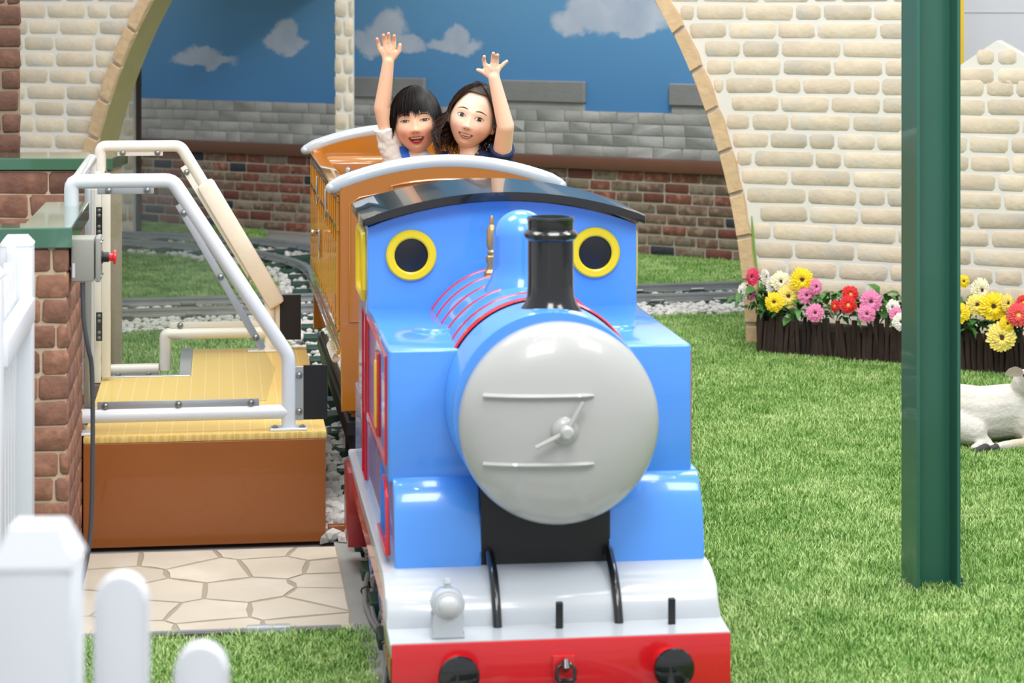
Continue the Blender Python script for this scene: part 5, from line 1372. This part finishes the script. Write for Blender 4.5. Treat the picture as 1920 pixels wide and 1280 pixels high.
# --- second child
gc = dict(px=895, D=8.15, label='child with long wavy dark hair and navy dress raising an arm in the carriage', hs=1.09, head=(886, 222, 0), roll=radians(16), yaw=radians(-6), pitch=radians(-3), open=.003, cheek=.9,
  neck=(881, 291, .02), sh=((855, 313, .03), (937, 305, .02)), arm=((940, 296, .0), (948, 236, -.09), (926, 145, -.11)), palm=(921, 129, -.115), palmtilt=.05,
  fingers=[[(908, 122, -.118), (907, 112, -.125), (908, 106, -.142)], [(916, 119, -.118), (915, 109, -.126), (917, 101, -.145)], [(924, 118, -.118), (924, 108, -.126), (925, 100, -.145)], [(932, 121, -.116), (933, 112, -.122), (933, 104, -.138)]],
  thumb=[(914, 139, -.11), (905, 134, -.114), (896, 131, -.118)], arm2=((850, 318, .03), (842, 356, .02), (866, 388, -.13)), ts=1, skin=skG,
  eye=(.0305, .002, .0140, .0066, .0044), look=.0012, etilt=.05, brow=(.032, .0225, .0023, .0050), mouth=(.0240, .0040, .0076, -.060, .0065), teeth=.0048, lower=True)
gc['fingers'][3] = [(936, 128, -.112), (944, 120, -.114), (950, 115, -.116)]
gc['fingers'].insert(3, [(931, 120, -.116), (932, 110, -.124), (933, 103, -.142)]); gc['fingers'].pop(0)
gc['fingers'] = [[(909, 121, -.118), (907, 112, -.125), (908, 106, -.142)]] + gc['fingers'][1:]
t, k, Mh, hs, A, B, nk, shL, shR, ch, hip, bvh = child(gc)
mNavy = M('navy_cotton', (26, 44, 86), .8, var=.1, nscale=30)
so, sb = shirt(t, k, A, B, nk, shL, shR, ch, hip, mNavy, .10, .88)
so.name = 'dress'
for px, py in ((896, 287), (895, 296), (894, 305)):
    p = k(px, py, 0); h = sb.ray_cast(Vector((p.x, -.4, p.z)), Vector((0, 1, 0)), 1.0); b = NB(); lathe(b, [(.0045, 0), (.0045, .003), (.003, .0045), (0, .005)], 10); b.transform(Matrix.Rotation(pi/2, 4, 'X'))
    obj('button', b, mGold, so, loc=(p.x, (h[0].y if h[0] else 0)-.004, p.z))
def hair_girl(t, Mh, hs, k, seed=5):
    rg = random.Random(seed); dn = Vector((0, 0, -1))
    def surf(ph, th, off):
        off += .004
        return Mh @ Vector(((.0775+off)*sin(th)*sin(ph)*hs, (-(.0905+off)*sin(th)*cos(ph))*hs, (.1085+off)*cos(th)*hs))
    def hl(ph):
        a = abs((ph+pi) % (2*pi)-pi)/pi*180
        if a < 35: return radians(40)
        if a < 72: return radians(40+(a-35)/37*52)
        return radians(92+min(1, (a-72)/30)*30)
    b = NB(); U = 72; V = 16; g = []
    for i in range(V+1): g.append([b.verts.new(surf(2*pi*j/U, max(.01, (hl(2*pi*j/U))*i/V), .0005)) for j in range(U)])
    for i in range(V):
        for j in range(U): b.faces.new((g[i][j], g[i][(j+1) % U], g[i+1][(j+1) % U], g[i+1][j]))
    obj('hair', b, mHairG, t)
    b = NB()
    for q in range(1300):
        s = rg.choice((-1, 1)); pe = s*rg.uniform(radians(66), pi); off = rg.uniform(.001, .008); pts = []
        ps = pe*rg.uniform(.30, .55) if abs(pe) < 2.0 else pe*rg.uniform(.6, .9)
        th0 = rg.uniform(.03, .3)
        for i in range(7):
            u_ = i/6; ph = ps+(pe-ps)*u_**.8; th = th0+(pi/2-th0)*u_
            a = abs(ph)
            if a < radians(66): th = min(th, hl(ph)*rg.uniform(.92, 1.02))
            pts.append(surf(ph, th, off))
        last = pts[-1]; out = (last-(Mh @ Vector((0, 0, 0)))); out.z = 0; out.normalize()
        L_ = rg.uniform(.09, .17); am = rg.uniform(.004, .013); f_ = rg.uniform(3, 6); p0 = rg.uniform(0, 6.28); tw = Vector((-out.y, out.x, 0))
        for i in range(1, 12):
            u_ = i/11; pts.append(last+dn*L_*u_+out*(.046*sin(u_*pi*.75)+am*sin(f_*u_*2+p0))+tw*am*cos(f_*u_*2.6+p0)+Vector((0, .075*u_ if s > 0 else 0, 0)))
        strand(b, pts, rg.uniform(.0010, .0017)*hs)
    o = obj('hair_strands', b, mHairG, t); o['kind'] = 'stuff'
    b = NB()
    for q in range(90):       # loose curls and fly-aways
        s = rg.choice((-1, 1)); base = surf(s*rg.uniform(1.3, 2.4), rg.uniform(1.2, 1.7), .006); base = base+dn*rg.uniform(0, .10); out = Vector((s, 0, 0)); pts = [base]; R_ = rg.uniform(.008, .018); a0_ = rg.uniform(0, 3); tv = rg.uniform(4, 8)
        for i in range(1, 14):
            u_ = i/13; pts.append(base+out*(.012+.030*u_)+dn*.055*u_+Vector((0, .05 if s > 0 else 0, 0))+Vector((s*R_*(sin(a0_+tv*u_)-sin(a0_)), R_*.6*sin(tv*u_), R_*(cos(a0_+tv*u_)-cos(a0_)))))
        strand(b, pts, .0009)
    for q in range(40):
        ph = rg.uniform(-pi, pi); base = surf(ph, rg.uniform(.05, .9) if abs(ph) > 1.3 else rg.uniform(.02, .5), .002); n_ = (base-(Mh @ Vector((0, 0, 0)))).normalized(); tv = n_.cross(Vector((rg.uniform(-1, 1), rg.uniform(-1, 1), 0))).normalized()
        strand(b, [base+n_*(.012*sin(u_*pi))+tv*.035*u_ for u_ in [i/6 for i in range(7)]], .0008)
    o = obj('loose_curls', b, mHairG, t); o['kind'] = 'stuff'
hair_girl(t, Mh, hs, k)
